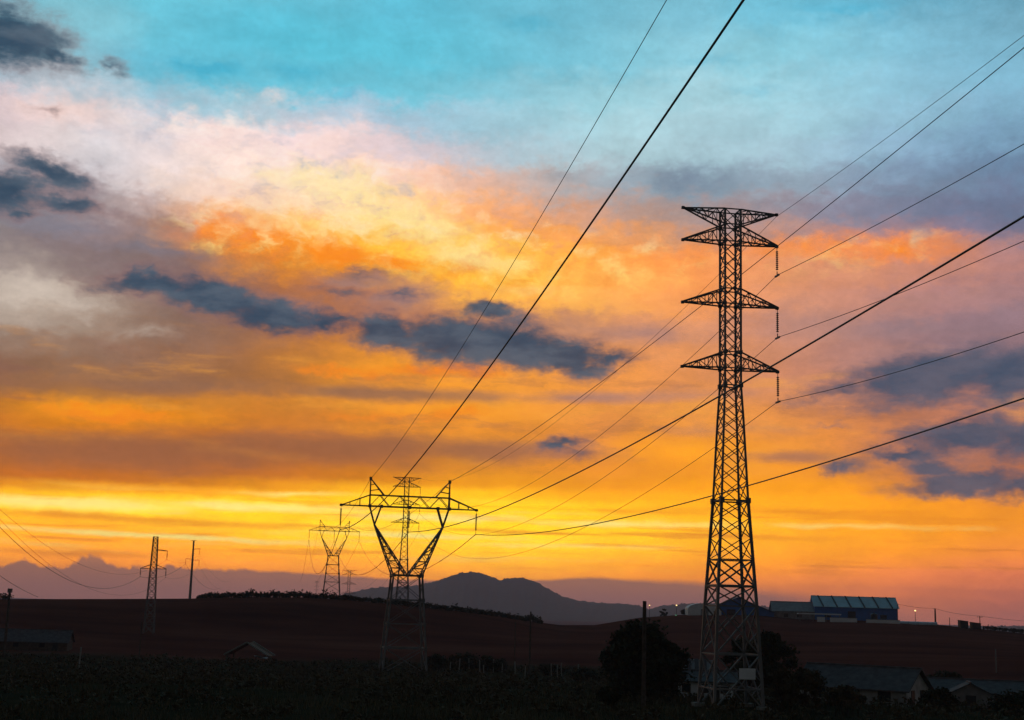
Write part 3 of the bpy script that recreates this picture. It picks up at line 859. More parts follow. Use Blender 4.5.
def make_fork(legext=0.0):
    root = thing('transmission_tower', 'fork-headed lattice pylon with a wide flat beam, nearer of the two', 'pylon', base2, TH, 'transmission towers')
    ww, wb = 4.75, 7.2
    zw = Z2['waist']
    def wd(z):
        return wb + (ww - wb) * z / zw
    for i in range(4):
        MB().bar(sq(wd(-.4 - legext), -.4 - legext)[i], sq(ww, zw)[i], .30).build('leg', M['steel'], root)
    br = MB()
    lv = [0, z2(648), z2(624), z2(600), zw]
    if legext:
        lv = [-legext] + lv
    for a, b_ in zip(lv[:-1], lv[1:]):
        A, B = sq(wd(a), a), sq(wd(b_), b_)
        for i in range(4):
            j = (i + 1) % 4
            br.bar(A[i], B[j], .085); br.bar(A[j], B[i], .085)
    for z, w_ in ((z2(648), .18), (z2(600), .24), (z2(624), .10), (zw, .26)):
        A = sq(wd(z), z)
        for i in range(4):
            br.bar(A[i], A[(i + 1) % 4], w_)
            br.box(A[i].x - .24, A[i].x + .24, A[i].y - .24, A[i].y + .24, A[i].z - .3, A[i].z + .3)
    br.build('bracing', M['steel'], root)
    dpt = 1.5                             # beam depth
    zl, zu, zn, zp = Z2['low'], Z2['up'], Z2['neck'], Z2['peak']
    for s in (-1, 1):
        fk = MB()
        for sy in (-1, 1):
            o0, i0 = Vector((s * ww / 2, sy * ww / 2, zw)), Vector((s * .1, sy * ww / 2, zw))
            nk = Vector((s * (HP - 5.6 * U), sy * dpt / 2, zn))
            fk.bar(o0, nk, .2); fk.bar(i0, nk, .18)
            fk.bar(nk, Vector((s * HP, sy * dpt / 2, zl)), .17); fk.bar(nk, Vector((s * (HP - 11.5 * U), sy * dpt / 2, zl)), .2)
            for q in range(1, 7):
                t0, t1 = (q - 1) / 7, q / 7
                fk.bar(o0.lerp(nk, t1), i0.lerp(nk, t1), .11)
                (fk.bar(o0.lerp(nk, t0), i0.lerp(nk, t1), .11) if q % 2 else fk.bar(i0.lerp(nk, t0), o0.lerp(nk, t1), .11))
        for q in range(0, 7):
            t0, t1 = q / 7, (q + 1) / 7
            for base_x in (s * ww / 2, s * .1):
                a0, a1 = Vector((base_x, -ww / 2, zw)), Vector((base_x, ww / 2, zw))
                n0, n1 = Vector((s * (HP - 5.6 * U), -dpt / 2, zn)), Vector((s * (HP - 5.6 * U), dpt / 2, zn))
                fk.bar(a0.lerp(n0, t0), a1.lerp(n1, t1), .09); fk.bar(a1.lerp(n1, t0), a0.lerp(n0, t1), .09)
        fk.build('fork_arm', M['steel'], root)
        pk = MB()
        apex = Vector((s * HP, 0, zp))
        for sy in (-1, 1):
            pk.bar(Vector((s * HP, sy * dpt / 2, zl)), apex, .2)
            pk.bar(Vector((s * (HP - 14 * U), sy * dpt / 2, zu)), apex, .16)
            for t in (.35, .68):
                pk.bar(Vector((s * HP, sy * dpt / 2, zl)).lerp(apex, .35 + .6 * t), Vector((s * (HP - 14 * U), sy * dpt / 2, zu)).lerp(apex, t), .1)
        pk.box(apex.x - .22, apex.x + .22, -.2, .2, zp - .3, zp + .25)
        pk.build('earth_peak', M['steel'], root)
    bm = MB()
    for sy in (-1, 1):
        y = sy * dpt / 2
        bm.bar((-HB, sy * .12, zl), (-HP, y, zl), .17); bm.bar((-HP, y, zl), (HP, y, zl), .2); bm.bar((HP, y, zl), (HB, sy * .12, zl), .17)
        bm.bar((-HP, y, zu), (HP, y, zu), .15)
        for s in (-1, 1):
            bm.bar((s * HB, sy * .12, zl), (s * HP, y, zu), .15)
            for t in (.35, .7):
                a = Vector((s * HP, y, zl)).lerp(Vector((s * HB, sy * .12, zl)), t); b_ = Vector((s * HP, y, zu)).lerp(Vector((s * HB, sy * .12, zl)), t)
                bm.bar(a, b_, .1)
        k = 8
        for q in range(k):
            x0, x1 = -HP + 2 * HP * q / k, -HP + 2 * HP * (q + 1) / k
            (bm.bar((x0, y, zl), (x1, y, zu), .11) if q % 2 == 0 else bm.bar((x0, y, zu), (x1, y, zl), .11))
    k = 12
    for q in range(k):
        x0, x1 = -HP + 2 * HP * q / k, -HP + 2 * HP * (q + 1) / k
        for z in (zl, zu):
            bm.bar((x0, -dpt / 2 if q % 2 else dpt / 2, z), (x1, dpt / 2 if q % 2 else -dpt / 2, z), .09)
    for x in (-HP, -HP + 11.5 * U, HP - 11.5 * U, HP, 0):
        bm.box(x - .25, x + .25, -dpt / 2 - .1, -dpt / 2 + .1, zl - .3, zl + .25)
    for s in (-1, 1):
        bm.box(s * HB - .25, s * HB + .25, -.2, .2, zl - .2, zl + .2)
    bm.build('beam', M['steel'], root)
    return root


fork = make_fork(4.5)
D2F = 622.0
fork2b = Vector((at(331, 600, D2F).x, D2F, 0)); fork2b.z = at(333, 531, D2F).z - Z2['low']
copy_thing(fork, 'fork-headed lattice pylon with a wide flat beam, farther one on the left ridge', fork2b)
att2, att2f = {}, {}
for dct, bb, nm in ((att2, base2, 'nearer'), (att2f, fork2b, 'farther')):
    for key, x, word in (('l', -HB, 'left'), ('r', HB, 'right')):
        _, dct[key] = insulator(f'insulator string hanging from the {word} beam tip of the {nm} fork-headed pylon', bb + ADIR * x + Vector((0, 0, Z2['low'] - .15)), 3.9, .17)
    mid_b = bb + Vector((0, 0, Z2['low'] - 3.9))
    _, dct['m'] = insulator(f'insulator string hanging from the middle of the beam of the {nm} fork-headed pylon', bb + Vector((0, 0, Z2['low'] - .15)), 3.9, .17)
    dct['el'] = bb + ADIR * -HP + Vector((0, 0, Z2['peak'])); dct['er'] = bb + ADIR * HP + Vector((0, 0, Z2['peak']))


# ------------------------------------------------------------------ wires
def plane_pt(A, d, px, py):
    """where the sight line through a photo point crosses the vertical plane that holds the wire"""
    v = ray(px, py)
    det = v.x * -d.y + v.y * d.x
    t = (A.x * -d.y + A.y * d.x) / det
    s = (t * v.x - A.x) * d.x + (t * v.y - A.y) * d.y
    return s, EYE + t * v.z


def fit(A, d, pts, end=None):
    S, Zz = [], []
    for p_ in pts:
        s, z = plane_pt(A, d, *p_)
        S.append(s); Zz.append(z - A.z)
    S, Zz = np.array(S), np.array(Zz)
    if end is None:
        Q = np.stack([S, S * S], 1)
        (b_, c_), *_ = np.linalg.lstsq(Q, Zz, rcond=None)
    else:
        se = (end - A).dot(d); ze = end.z - A.z
        # z = ze/se*s + c*(s^2 - se*s)
        q = S * S - se * S
        c_ = float((q * (Zz - ze / se * S)).sum() / (q * q).sum()); b_ = ze / se - c_ * se
    return float(b_), float(c_)


def curve_pts(A, d, b_, c_, s0, s1, n_=60):
    return [A + d * s + Vector((0, 0, b_ * s + c_ * s * s)) for s in np.linspace(s0, s1, n_)]


def wire(label, chains, rad, group):
    pts = []
    for c in chains:
        pts += c if not pts else c[1:]
    mb = MB()
    if isinstance(rad, tuple):
        rr = [float(np.interp(p_.y, [30, 230, 600], [rad[0], rad[1], rad[1]])) for p_ in pts]
    else:
        rr = rad
    mb.tube(pts, rr, 6)
    o_ = mb.build('overhead_wire', M['wire'], None, True)
    return tag(o_, label, 'power line', group)


def sagspan(A, B, sag, n_=40):
    return [A.lerp(B, t) - Vector((0, 0, 4 * sag * t * (1 - t))) for t in np.linspace(0, 1, n_)]


BACK = -190.0
G1, G2 = 'wires of the tall tower line', 'wires of the fork-headed pylon line'
F1 = {'e': [(1022, 37), (936, 101.5), (780, 215)], 'a2': [(1024, 144), (923, 200)], 'a3': [(1024, 241), (905, 291)], 'a4': [(1024, 332), (897, 372)]}
K1 = {'e': [(681, 308), (632, 359)], 'a2': [(660, 388), (573, 455)], 'a3': [(687, 416), (612, 470), (534, 519)], 'a4': [(700, 457), (601, 519)]}
LB1 = {'e': 'thin earth wire running off the topmost right arm tip of the tall tower', 'a2': 'upper conductor hung on the second right arm of the tall tower',
       'a3': 'middle conductor hung on the third right arm of the tall tower', 'a4': 'lowest conductor hung on the bottom right arm of the tall tower'}
for k in F1:
    A = att[k]
    b_, c_ = fit(A, LDIR, F1[k])
    front = curve_pts(A, LDIR, b_, c_, -260, 0, 80)
    E = attf[k]
    d = (E - A); d.z = 0; se = d.length; d.normalize()
    b2, c2 = fit(A, d, K1[k], E)
    back = curve_pts(A, d, b2, c2, 0, se, 60)
    E3 = E + (third1 - far1) 
    print('wire1', k, b_, c_, b2, c2)
    wire(LB1[k], [front, back, sagspan(E, E3, 7.0)], (.017, .018) if k == 'e' else (.023, .027), G1)
F2 = {'l': [(743, 0), (700, 64.5), (579, 240), (468, 398), (407, 474)], 'el': [(667, 0), (606.6, 103.5), (526.6, 240), (456, 357)],
      'm': [(1020, 220), (884, 299), (773, 366), (698, 408), (484, 515)], 'r': [(1023, 399), (750, 484.6), (615, 520)], 'er': [(1024, 46), (847, 190), (741, 275.6), (660, 339.5), (472, 468)]}
LB2 = {'l': 'thick black conductor slanting up from the left beam tip of the fork-headed pylon', 'el': 'thin earth wire rising from the left peak of the fork-headed pylon to the top edge',
       'm': 'thick black conductor from the middle of the fork-headed beam crossing behind the tall tower', 'r': 'lowest thick conductor running right from the right beam tip of the fork-headed pylon',
       'er': 'thin earth wire rising from the right peak of the fork-headed pylon'}
for k in F2:
    A = att2[k]
    b_, c_ = fit(A, LDIR, F2[k])
    front = curve_pts(A, LDIR, b_, c_, -400, 0, 160)
    print('wire2', k, b_, c_)
    back = sagspan(A, att2f[k], 11.0 if k in 'lmr' else 6.0)
    nx = att2f[k] + (att2f[k] - A)
    nx.z -= 30
    wire(LB2[k], [front, back, sagspan(att2f[k], nx, 4.0)], (.036, .06) if k in 'lmr' else (.018, .035), G2)

# ------------------------------------------------------------------ left-hand line: small lattice tower and slender pole
RL, RP = 330.0, 425.0
bl = ground(151.5, RL)
tl = at(156, 538.5, RL).z - bl.z
lt = thing('transmission_tower', 'small narrow lattice tower with one high arm on its right, on the left skyline', 'pylon', bl, math.radians(6), 'transmission towers')
def wl(z):
    return float(np.interp(z, [0, tl], [2.3, 1.0]))
for i in range(4):
    MB().bar(sq(wl(0), -.3)[i], sq(wl(tl), tl)[i], .15).build('leg', M['steel'], lt)
br = MB(); z = 0.0
while z < tl - .3:
    nz_ = min(tl, z + max(1.1, .85 * wl(z)))
    if tl - nz_ < .6:
        nz_ = tl
    A, B = sq(wl(z), z), sq(wl(nz_), nz_)
    for i in range(4):
        j = (i + 1) % 4
        br.bar(A[i], B[j], .08); br.bar(A[j], B[i], .08); br.bar(B[i], B[j], .08)
    z = nz_
br.build('bracing', M['steel'], lt)
zarm, zarm2 = at(154, 569.5, RL).z - bl.z, at(155, 552, RL).z - bl.z
larms = {}
for nm, s, z, ln_ in (('low_l', -1, zarm, 2.9), ('low_r', 1, zarm, 2.9), ('up_r', 1, zarm2, 2.9)):
    ab = MB(); hw = wl(z) / 2
    for sy in (-1, 1):
        ab.bar((s * hw, sy * hw, z), (s * ln_, 0, z), .13); ab.bar((s * hw, sy * hw, z + (.9 if 'low' in nm else .35)), (s * ln_, 0, z + .03), .12)
    ab.bar((s * ln_, 0, z + .1), (s * ln_, 0, z - .3), .15)
    ab.build('crossarm', M['steel'], lt)
    rot = Matrix.Rotation(math.radians(6), 3, 'Z')
    larms[nm] = bl + rot @ Vector((s * ln_, 0, z - .25))
lst = {}
for k, nm in (('low_l', 'lower left'), ('low_r', 'lower right'), ('up_r', 'upper right')):
    _, lst[k] = insulator(f'insulator string on the {nm} arm of the small lattice tower at the left', larms[k], 1.7, .15)
bpz = ground(190, RP)
tp = at(194.5, 542, RP).z - bpz.z
pr = thing('utility_pole', 'slender tall pole with three bracket arms beside the small lattice tower', 'pole', bpz, math.radians(6), 'utility poles')
MB().tube([(0, 0, -.5), (0, 0, tp)], [.42, .24], 10).build('shaft', M['concrete'], pr)
parm = {}
for nm, s, py in (('a', 1, 552), ('b', 1, 563), ('c', -1, 562)):
    z = at(194, py, RP).z - bpz.z
    MB().bar((0, 0, z + .5), (s * 2.0, 0, z + .7), .14).bar((s * 2.0, 0, z + .7), (s * 2.0, 0, z - .9), .12).build('bracket_arm', M['steel'], pr)
    parm[nm] = bpz + Matrix.Rotation(math.radians(6), 3, 'Z') @ Vector((s * 2.0, 0, z - .9))
MB().bar((-.8, 0, tp), (.8, 0, tp), .14).build('cap_bar', M['steel'], pr)
GL = 'wires of the small lattice tower line'
LD = (bpz - bl); LD.z = 0; LD.normalize()
for k, pk_, pts, lb in (('low_l', 'c', [(0, 526), (40, 565), (90, 586)], 'darkest sagging wire from the left to the lower left arm of the small tower'),
                        ('up_r', 'a', [(17.6, 523), (63, 558), (114, 572.7)], 'faint sagging wire from the left edge to the upper arm of the small tower'),
                        ('low_r', 'b', [(6, 523), (46, 566), (96, 589)], 'faint sagging wire from the left to the lower right arm of the small tower')):
    b_, c_ = fit(lst[k], LD, pts)
    print('wireL', k, b_, c_)
    front = curve_pts(lst[k], LD, b_, c_, -220, 0, 60)
    e2 = parm[pk_] + LD * 150 + Vector((0, 0, -6))
    wire(lb, [front, sagspan(lst[k], parm[pk_], 1.6), sagspan(parm[pk_], e2, 3)], .036 if k == 'low_l' else .017, GL)

# ------------------------------------------------------------------ plain poles
def pole(px, r, top_py, label, rad=(.13, .09), mt='wood', cross=False, name='utility_pole', lean=0.0, head=False):
    b0 = ground(px, r)
    h = at(px, top_py, b0.y).z - b0.z
    rt = thing(name, label, 'pole', b0, 0, 'utility poles')
    MB().tube([(0, 0, -.4), (lean, 0, h * .5), (lean * 2, 0, h)], [rad[0], sum(rad) / 2, rad[1]], 10).build('shaft', M[mt], rt)
    if cross:
        MB().bar((-.9 + lean * 2, 0, h - .35), (.9 + lean * 2, 0, h - .35), .12).build('cross_bar', M['wood'], rt)
        for x in (-.8, 0, .8):
            MB().tube([(x + lean * 2, 0, h - .29), (x + lean * 2, 0, h - .1), (x + lean * 2, 0, h - .02)], [.03, .07, .04], 8).build('pin_insulator', M['glass_insul'], rt)
    if head:
        MB().box(lean * 2 - .35, lean * 2 + .35, -.25, .25, h - .75, h).build('transformer_box', M['steel'], rt)
    return rt, b0 + Vector((lean * 2, 0, h))


_, pt_l = pole(10, 262, 588.5, 'dark utility pole with a boxy head at the left edge of the photo', (.28, .2), head=True)
_, pt_m = pole(644.5, 104, 601, 'dark post standing in front of the round dark tree', (.17, .14))
pole(531, 215, 611.5, 'thin post in the middle of the field right of the scrub', (.16, .12), cross=False)
pole(144, 250, 622, 'short faint pole in the field below the small lattice tower', (.12, .09))
pole(994.5, 300, 649, 'thin pale pole on the right slope above the low houses', (.13, .1), mt='concrete')
pole(516, 235, 622, 'faintest thin pole in the field between the fork-headed pylon and the thin post', (.1, .08))
_, pt_a = pole(897.6, 478, 604, 'thin pole at the right corner of the blue warehouse', (.1, .08))
_, pt_b = pole(935.3, 476, 608.5, 'thick dark pole right of the lit lamp on the right skyline', (.3, .24), cross=False)
pole(949.5, 478, 617.5, 'short thin pole right of the thick dark pole on the right skyline', (.12, .1))
pole(979.8, 477, 616, 'thin pole standing behind the pair of dark bins on the right skyline', (.16, .12), cross=True)
wire('thin service wire between the blue warehouse pole and the thick skyline pole', [sagspan(pt_a, pt_b, .35, 12)], .05, 'local service wires')
b0 = at(1064, 610, 474)
wire('thin service wire from the thick skyline pole to the right edge', [sagspan(pt_b, at(980, 616, 477), .5, 12), sagspan(at(980, 616, 477), Vector((b0.x, b0.y, at(1064, 622, 474).z)), .6, 12)], .05, 'local service wires')
wire('loose wire dropping from the boxy-headed pole at the left edge', [sagspan(at(-30, 552, 262), at(38, 597, 330), .8, 24)], .05, 'local service wires')
pb = ground(85, 215); h = 1.9 * 1.35
tag(MB().tube([tuple(pb + Vector((0, 0, -.3))), tuple(pb + Vector((.1, 0, 3.2)))], [.13, .11], 8).build('fence_post', M['concrete'], None), 'tall grey stake alone in the weeds at the left', 'post', 'stakes in the field')


# ------------------------------------------------------------------ lit lamps
def street_lamp(px, r, py, label, green=False, rad=.22):
    b0 = ground(px, r)
    h = at(px, py, b0.y).z - b0.z
    rt = thing('street_lamp', label, 'lamp', b0, 0, 'lit lamps on the skyline')
    MB().tube([(0, 0, -.4), (0, 0, h - .25)], [.1, .07], 8).build('post', M['steel'], rt)
    MB().tube([(0, 0, h - .3), (0, 0, h - .25)], [.12, .3], 10).build('shade', M['steel'], rt)
    pts = [(0, 0, h - .25 + rad * 1.4 * t) for t in (0, .25, .5, .75, 1)]
    MB().tube(pts, [rad * q for q in (.45, .9, 1, .85, .3)], 10).build('bulb', M['lamp_green' if green else 'lamp'], rt, True)
    return rt


street_lamp(915.3, 474, 610.5, 'lit yellow lamp on a post between the warehouse and the thick pole', rad=.3)
street_lamp(649.5, 470, 605, 'lit lamp on the skyline just right of the dark post', rad=.2)
street_lamp(676.5, 470, 605, 'lit lamp on the skyline left of the white shed', rad=.24)
street_lamp(676, 466, 615, 'low greenish lamp below the lit lamp left of the white shed', True, .2)


# ------------------------------------------------------------------ buildings
def gabled(name, label, cat, loc, rz, Lx, Wy, hw, hr, wall, roof, over=.35, windows=(), door=None, seams=0, seam_mat='dark', group='low buildings'):
    """ridge along local x"""
    rt = thing(name, label, cat, loc, rz, group)
    t = .12
    MB().prism([(-Wy / 2, -.5), (Wy / 2, -.5), (Wy / 2, hw), (0, hw + hr - .02), (-Wy / 2, hw)], 'x', -Lx / 2, Lx / 2).build('wall', M[wall], rt)
    k = over / (Wy / 2) * hr
    for_roof = MB().prism([(-Wy / 2 - over, hw - k), (0, hw + hr), (Wy / 2 + over, hw - k), (Wy / 2 + over, hw - k + t), (0, hw + hr + t), (-Wy / 2 - over, hw - k + t)], 'x', -Lx / 2 - over, Lx / 2 + over)
    ro = for_roof.build('roof', M[roof], rt)
    sl = math.hypot(Wy / 2 + over, hr + k)
    if seams:
        for q in range(seams):
            x = -Lx / 2 + Lx * (q + .5) / seams
            mb = MB()
            e0, e1 = Vector((x + .5, -Wy / 2 - over, hw - k + t + .02)), Vector((x - .5, 0, hw + hr + t + .02))
            mb.bar(e0, e1, .42); mb.build('roof_seam', M[seam_mat], ro)
    MB().box(-Lx / 2 - over, Lx / 2 + over, -.14, .14, hw + hr + t - .06, hw + hr + t + .07).build('ridge_cap', M[roof], ro)
    for (side, u, z0, w_, h_) in windows:
        mb, fr = MB(), MB()
        if side == 'f':
            y = -Wy / 2
            fr.box(u - w_ / 2 - .07, u + w_ / 2 + .07, y - .05, y - .003, z0 - .07, z0 + h_ + .07); mb.box(u - w_ / 2, u + w_ / 2, y - .075, y - .053, z0, z0 + h_)
        elif side == 'r':
            x = Lx / 2
            fr.box(x + .003, x + .05, u - w_ / 2 - .07, u + w_ / 2 + .07, z0 - .07, z0 + h_ + .07); mb.box(x + .053, x + .075, u - w_ / 2, u + w_ / 2, z0, z0 + h_)
        else:
            x = -Lx / 2
            fr.box(x - .05, x - .003, u - w_ / 2 - .07, u + w_ / 2 + .07, z0 - .07, z0 + h_ + .07); mb.box(x - .075, x - .053, u - w_ / 2, u + w_ / 2, z0, z0 + h_)
        f_ = fr.build('window', M['wood'], rt); mb.build('pane', M['pane'], f_)
    if door:
        side, u, w_, h_ = door
        if side == 'f':
            d_ = MB().box(u - w_ / 2, u + w_ / 2, -Wy / 2 - .06, -Wy / 2 - .004, 0, h_).build('door', M['dark'], rt)
        else:
            sx = 1 if side == 'r' else -1
            d_ = MB().box(sx * Lx / 2 + .004 * sx if sx > 0 else -Lx / 2 - .06, Lx / 2 + .06 if sx > 0 else -Lx / 2 - .004, u - w_ / 2, u + w_ / 2, 0, h_).build('door', M['dark'], rt)
    return rt


D = math.radians
# blue warehouse and its neighbours on the skyline
c = ground(853.5, 486); c.z = EYE + 486 * math.tan(D(azel(856, 621)[1]))
gabled('warehouse', 'long blue warehouse with a pale seamed roof on the right skyline', 'warehouse', c, D(-6), 27.5, 13, 4.7, 3.4, 'blue_tin', 'roof_teal', .5,
       windows=[('f', -9.5, 1.0, 2.0, 1.2), ('f', 9.0, 1.0, 2.0, 1.2)], door=('f', -1.5, 2.6, 3.2), seams=6)
c = ground(793, 482); c.z = EYE + 482 * math.tan(D(azel(793, 620)[1]))
gabled('warehouse', 'smaller grey-roofed hall joined to the left of the blue warehouse', 'warehouse', c, D(-4), 14.5, 9, 3.2, 2.9, 'plaster_dark', 'tin', .5,
       windows=[('f', -3, 1, 1.4, 1.1), ('f', 1.5, 1, 1.4, 1.1)], door=('l', 0, 2, 2.4))
c = ground(737, 484); c.z = EYE + 484 * math.tan(D(azel(737, 616)[1]))
gabled('warehouse', 'dark low shed with a broad navy gable roof seen through the tall tower', 'warehouse', c, D(84), 17, 24, 1.5, 4.8, 'blue_tin', 'navy_tin', .9, door=('l', 2.5, 3, 2.2))
c = ground(703, 470); c.z = EYE + 470 * math.tan(D(azel(703, 617)[1]))
rt = thing('shed', 'pale round-topped white shed left of the navy gable roof', 'shed', c, 0, 'low buildings')
prof = [(-5.6, -.5), (5.6, -.5), (5.6, 2.6)] + [(5.6 * math.cos(t), 2.6 + 2.0 * math.sin(t)) for t in np.linspace(.15, math.pi - .15, 14)] + [(-5.6, 2.6)]
MB().prism(prof, 'y', -4, 4).build('shell', M['white'], rt)
MB().box(-1.3, 1.3, -4.06, -4.003, 0, 2.6).build('door', M['tin'], rt)
MB().box(3, 4.4, -4.05, -4.003, 1.2, 2.1).build('window', M['pane'], rt)
c = ground(819, 468)
rt = thing('canopy', 'thin white canopy on posts in front of the smaller grey-roofed hall', 'canopy', c, D(-3), 'yard structures')
hc = at(819, 614.2, c.y).z - c.z
MB().box(-7, 7, -1.6, 1.6, hc - .12, hc + .28).build('roof_slab', M['white'], rt)
for x in (-6.5, -2.2, 2.2, 6.5):
    MB().box(x - .09, x + .09, -1.5, -1.32, -.3, hc - .123).build('post', M['steel'], rt)
for px0, px1, py, lab in ((817, 825, 617.7, 'short white barrier wall beneath the thin white canopy'), (830, 857, 618.6, 'long white barrier wall below the blue warehouse front'), (866, 900, 620.5, 'white barrier wall at the right foot of the blue warehouse')):
    a_, b_ = ground(px0, 464), ground(px1, 464)
    ln_ = (b_ - a_).length
    cc = (a_ + b_) / 2
    rt = thing('barrier_wall', lab, 'wall', cc, math.atan2(b_.y - a_.y, b_.x - a_.x), 'yard walls')
    hh = max(.5, at((px0 + px1) / 2, py - .6, cc.y).z - cc.z)
    MB().box(-ln_ / 2, ln_ / 2, -.1, .1, -.5, hh).build('panel', M['white'], rt)
    MB().box(-ln_ / 2 - .05, ln_ / 2 + .05, -.14, .14, hh + .003, hh + .1).build('coping', M['concrete'], rt)
c = ground(874, 466)
rt = thing('water_tank', 'dark upright tank standing against the blue warehouse', 'tank', c, 0, 'yard structures')
MB().tube([(0, 0, -.3), (0, 0, 2.6), (0, 0, 2.9), (0, 0, 3.1)], [1.15, 1.15, .9, .25], 16).build('body', M['dark'], rt)
MB().tube([(0, 0, 3.0), (0, 0, 3.25)], [.3, .3], 10).build('lid', M['rust'], rt)
a_, b_ = ground(901, 470), ground(935, 470)
rt = thing('plastic_tunnel', 'low pale plastic-covered tunnel between the warehouse and the thick pole', 'tunnel', (a_ + b_) / 2, math.atan2(b_.y - a_.y, b_.x - a_.x), 'yard structures')
prof = [(1.6 * math.cos(t), 1.0 * math.sin(t)) for t in np.linspace(0, math.pi, 12)]
MB().prism(prof, 'x', -6, 6).build('cover', M['plastic'], rt)
for x in (-5.9, -3, 0, 3, 5.9):
    MB().tube([(x, 1.63 * math.cos(t), 1.03 * math.sin(t)) for t in np.linspace(0, math.pi, 12)], .05, 6).build('hoop', M['steel'], rt)
for px, w_, hgt, lab in ((963.0, 2.6, 2.5, 'left of two dark slant-topped bins on the right skyline'), (975.2, 2.8, 2.25, 'right of two dark slant-topped bins on the right skyline')):
    c = ground(px, 474)
    rt = thing('grain_bin', lab, 'bin', c, 0, 'dark bins on the skyline')
    MB().prism([(-w_ / 2, .2), (w_ / 2, .2), (w_ / 2, hgt - .3), (-w_ / 2 - .1, hgt)], 'y', -1.2, 1.2).build('body', M['dark'], rt)
    MB().prism([(-w_ / 2 - .2, hgt + .02), (w_ / 2 + .1, hgt - .3), (w_ / 2 + .1, hgt - .18), (-w_ / 2 - .2, hgt + .14)], 'y', -1.3, 1.3).build('lid', M['dark'], rt)
    for sx in (-1, 1):
        MB().box(sx * w_ * .38 - .12, sx * w_ * .38 + .12, -1.1, 1.1, -.5, .197).build('skid', M['dark'], rt)

# houses in the lower right
c = ground(862, 138)
gabled('house', 'long low house with a grey roof and pale gable, lower right', 'house', c, D(-36), 10.6, 6.0, 1.75, 1.75, 'plaster', 'tile', .45,
       windows=[('f', -3.2, .6, 1.1, .9), ('f', .2, .6, 1.1, .9), ('f', 3.2, .6, 1.1, .9), ('r', 1.2, .6, .9, .9)], door=('r', -1.3, .85, 1.6))
c = ground(975, 158)
gabled('house', 'low wide house with a dull flat-pitched roof at the right edge', 'house', c, D(-16), 10.5, 6.5, 1.5, 1.15, 'plaster_dark', 'tile', .4,
       windows=[('f', -3, .45, 1.1, .8), ('f', 2.8, .45, 1.1, .8)], door=('f', 0, .9, 1.4))
c = ground(967, 151)
gabled('porch', 'small dark gabled porch in front of the low wide house at the right edge', 'porch', c, D(76), 3.4, 4.4, 1.35, 1.1, 'plaster_dark', 'tile', .35, door=('l', 0, 1.0, 1.3))
# white shop-like building behind the tower foot
c = ground(699, 138)
gabled('house', 'low pale building behind the foot of the tall tower', 'house', c, D(-8), 6.8, 4.5, 1.75, .8, 'white', 'tile', .4,
       windows=[('f', -2.4, .7, .7, .7), ('f', -1.2, .7, .7, .7), ('f', .6, .7, .7, .7), ('f', 2.5, .7, .7, .7)], door=('f', 1.6, .8, 1.5))
c = ground(693, 152)
gabled('hut', 'small hut with a pale slatted roof between the round tree and the tall tower', 'hut', c, D(-30), 4.6, 4, 2.2, 1.5, 'plaster_dark', 'tin', .3, door=('f', 0, .8, 1.8), seams=5, seam_mat='tile')
# left
c = ground(24, 292)
gabled('greenhouse', 'long low grey-roofed building at the left edge', 'building', c, D(9), 19.5, 7, 1.7, 2.1, 'wood', 'tile', .4, windows=[('f', -5, .6, 1, .8), ('f', 0, .6, 1, .8), ('f', 5, .6, 1, .8)], door=('f', 7.5, 1, 1.6))
c = ground(253, 262)
rt = thing('shelter', 'open gabled wooden shelter frame in the red field', 'shelter', c, D(-8), 'yard structures')
for s in (-1, 1):
    for y in (-1.7, 1.7):
        MB().box(s * 3.6 - .1, s * 3.6 + .1, y - .1, y + .1, -.4, 1.5).build('post', M['wood'], rt)
for y in (-1.9, 1.9):
    MB().bar((-4.3, y, 1.35), (0, y, 3.7), .24).bar((4.3, y, 1.35), (0, y, 3.7), .24).build('gable_frame', M['concrete'], rt)
for s in (-1, 1):
    vs = [Vector((s * .05, -1.85, 3.6)), Vector((s * 4.2, -1.85, 1.3)), Vector((s * 4.2, 1.85, 1.3)), Vector((s * .05, 1.85, 3.6))]
    MB().add([v + Vector((0, 0, dz_)) for dz_ in (0, -.06) for v in vs], [(0, 1, 2, 3), (7, 6, 5, 4), (0, 4, 5, 1), (1, 5, 6, 2), (2, 6, 7, 3), (3, 7, 4, 0)]).build('roof_sheet', M['rust'], rt)
c = ground(266.5, 253)
rt = thing('white_tarp', 'small white sheet lying beside the open wooden shelter', 'tarp', c + Vector((0, 0, .5)), D(-5), 'yard structures')
tvv = [(x * .75 - 1.5, y * .6 - .6, .9 + .18 * math.sin(x * 1.9 + y) - .5 * y * .2 - .08 * x) for y in range(3) for x in range(5)]
MB().add(tvv, [(y * 5 + x, y * 5 + x + 1, (y + 1) * 5 + x + 1, (y + 1) * 5 + x) for y in range(2) for x in range(4)]).build('sheet', M['white'], rt)
for x in (-1.3, 1.3):
    MB().bar((x, 0, -.6), (x, 0, .85), .1).build('prop', M['wood'], rt)


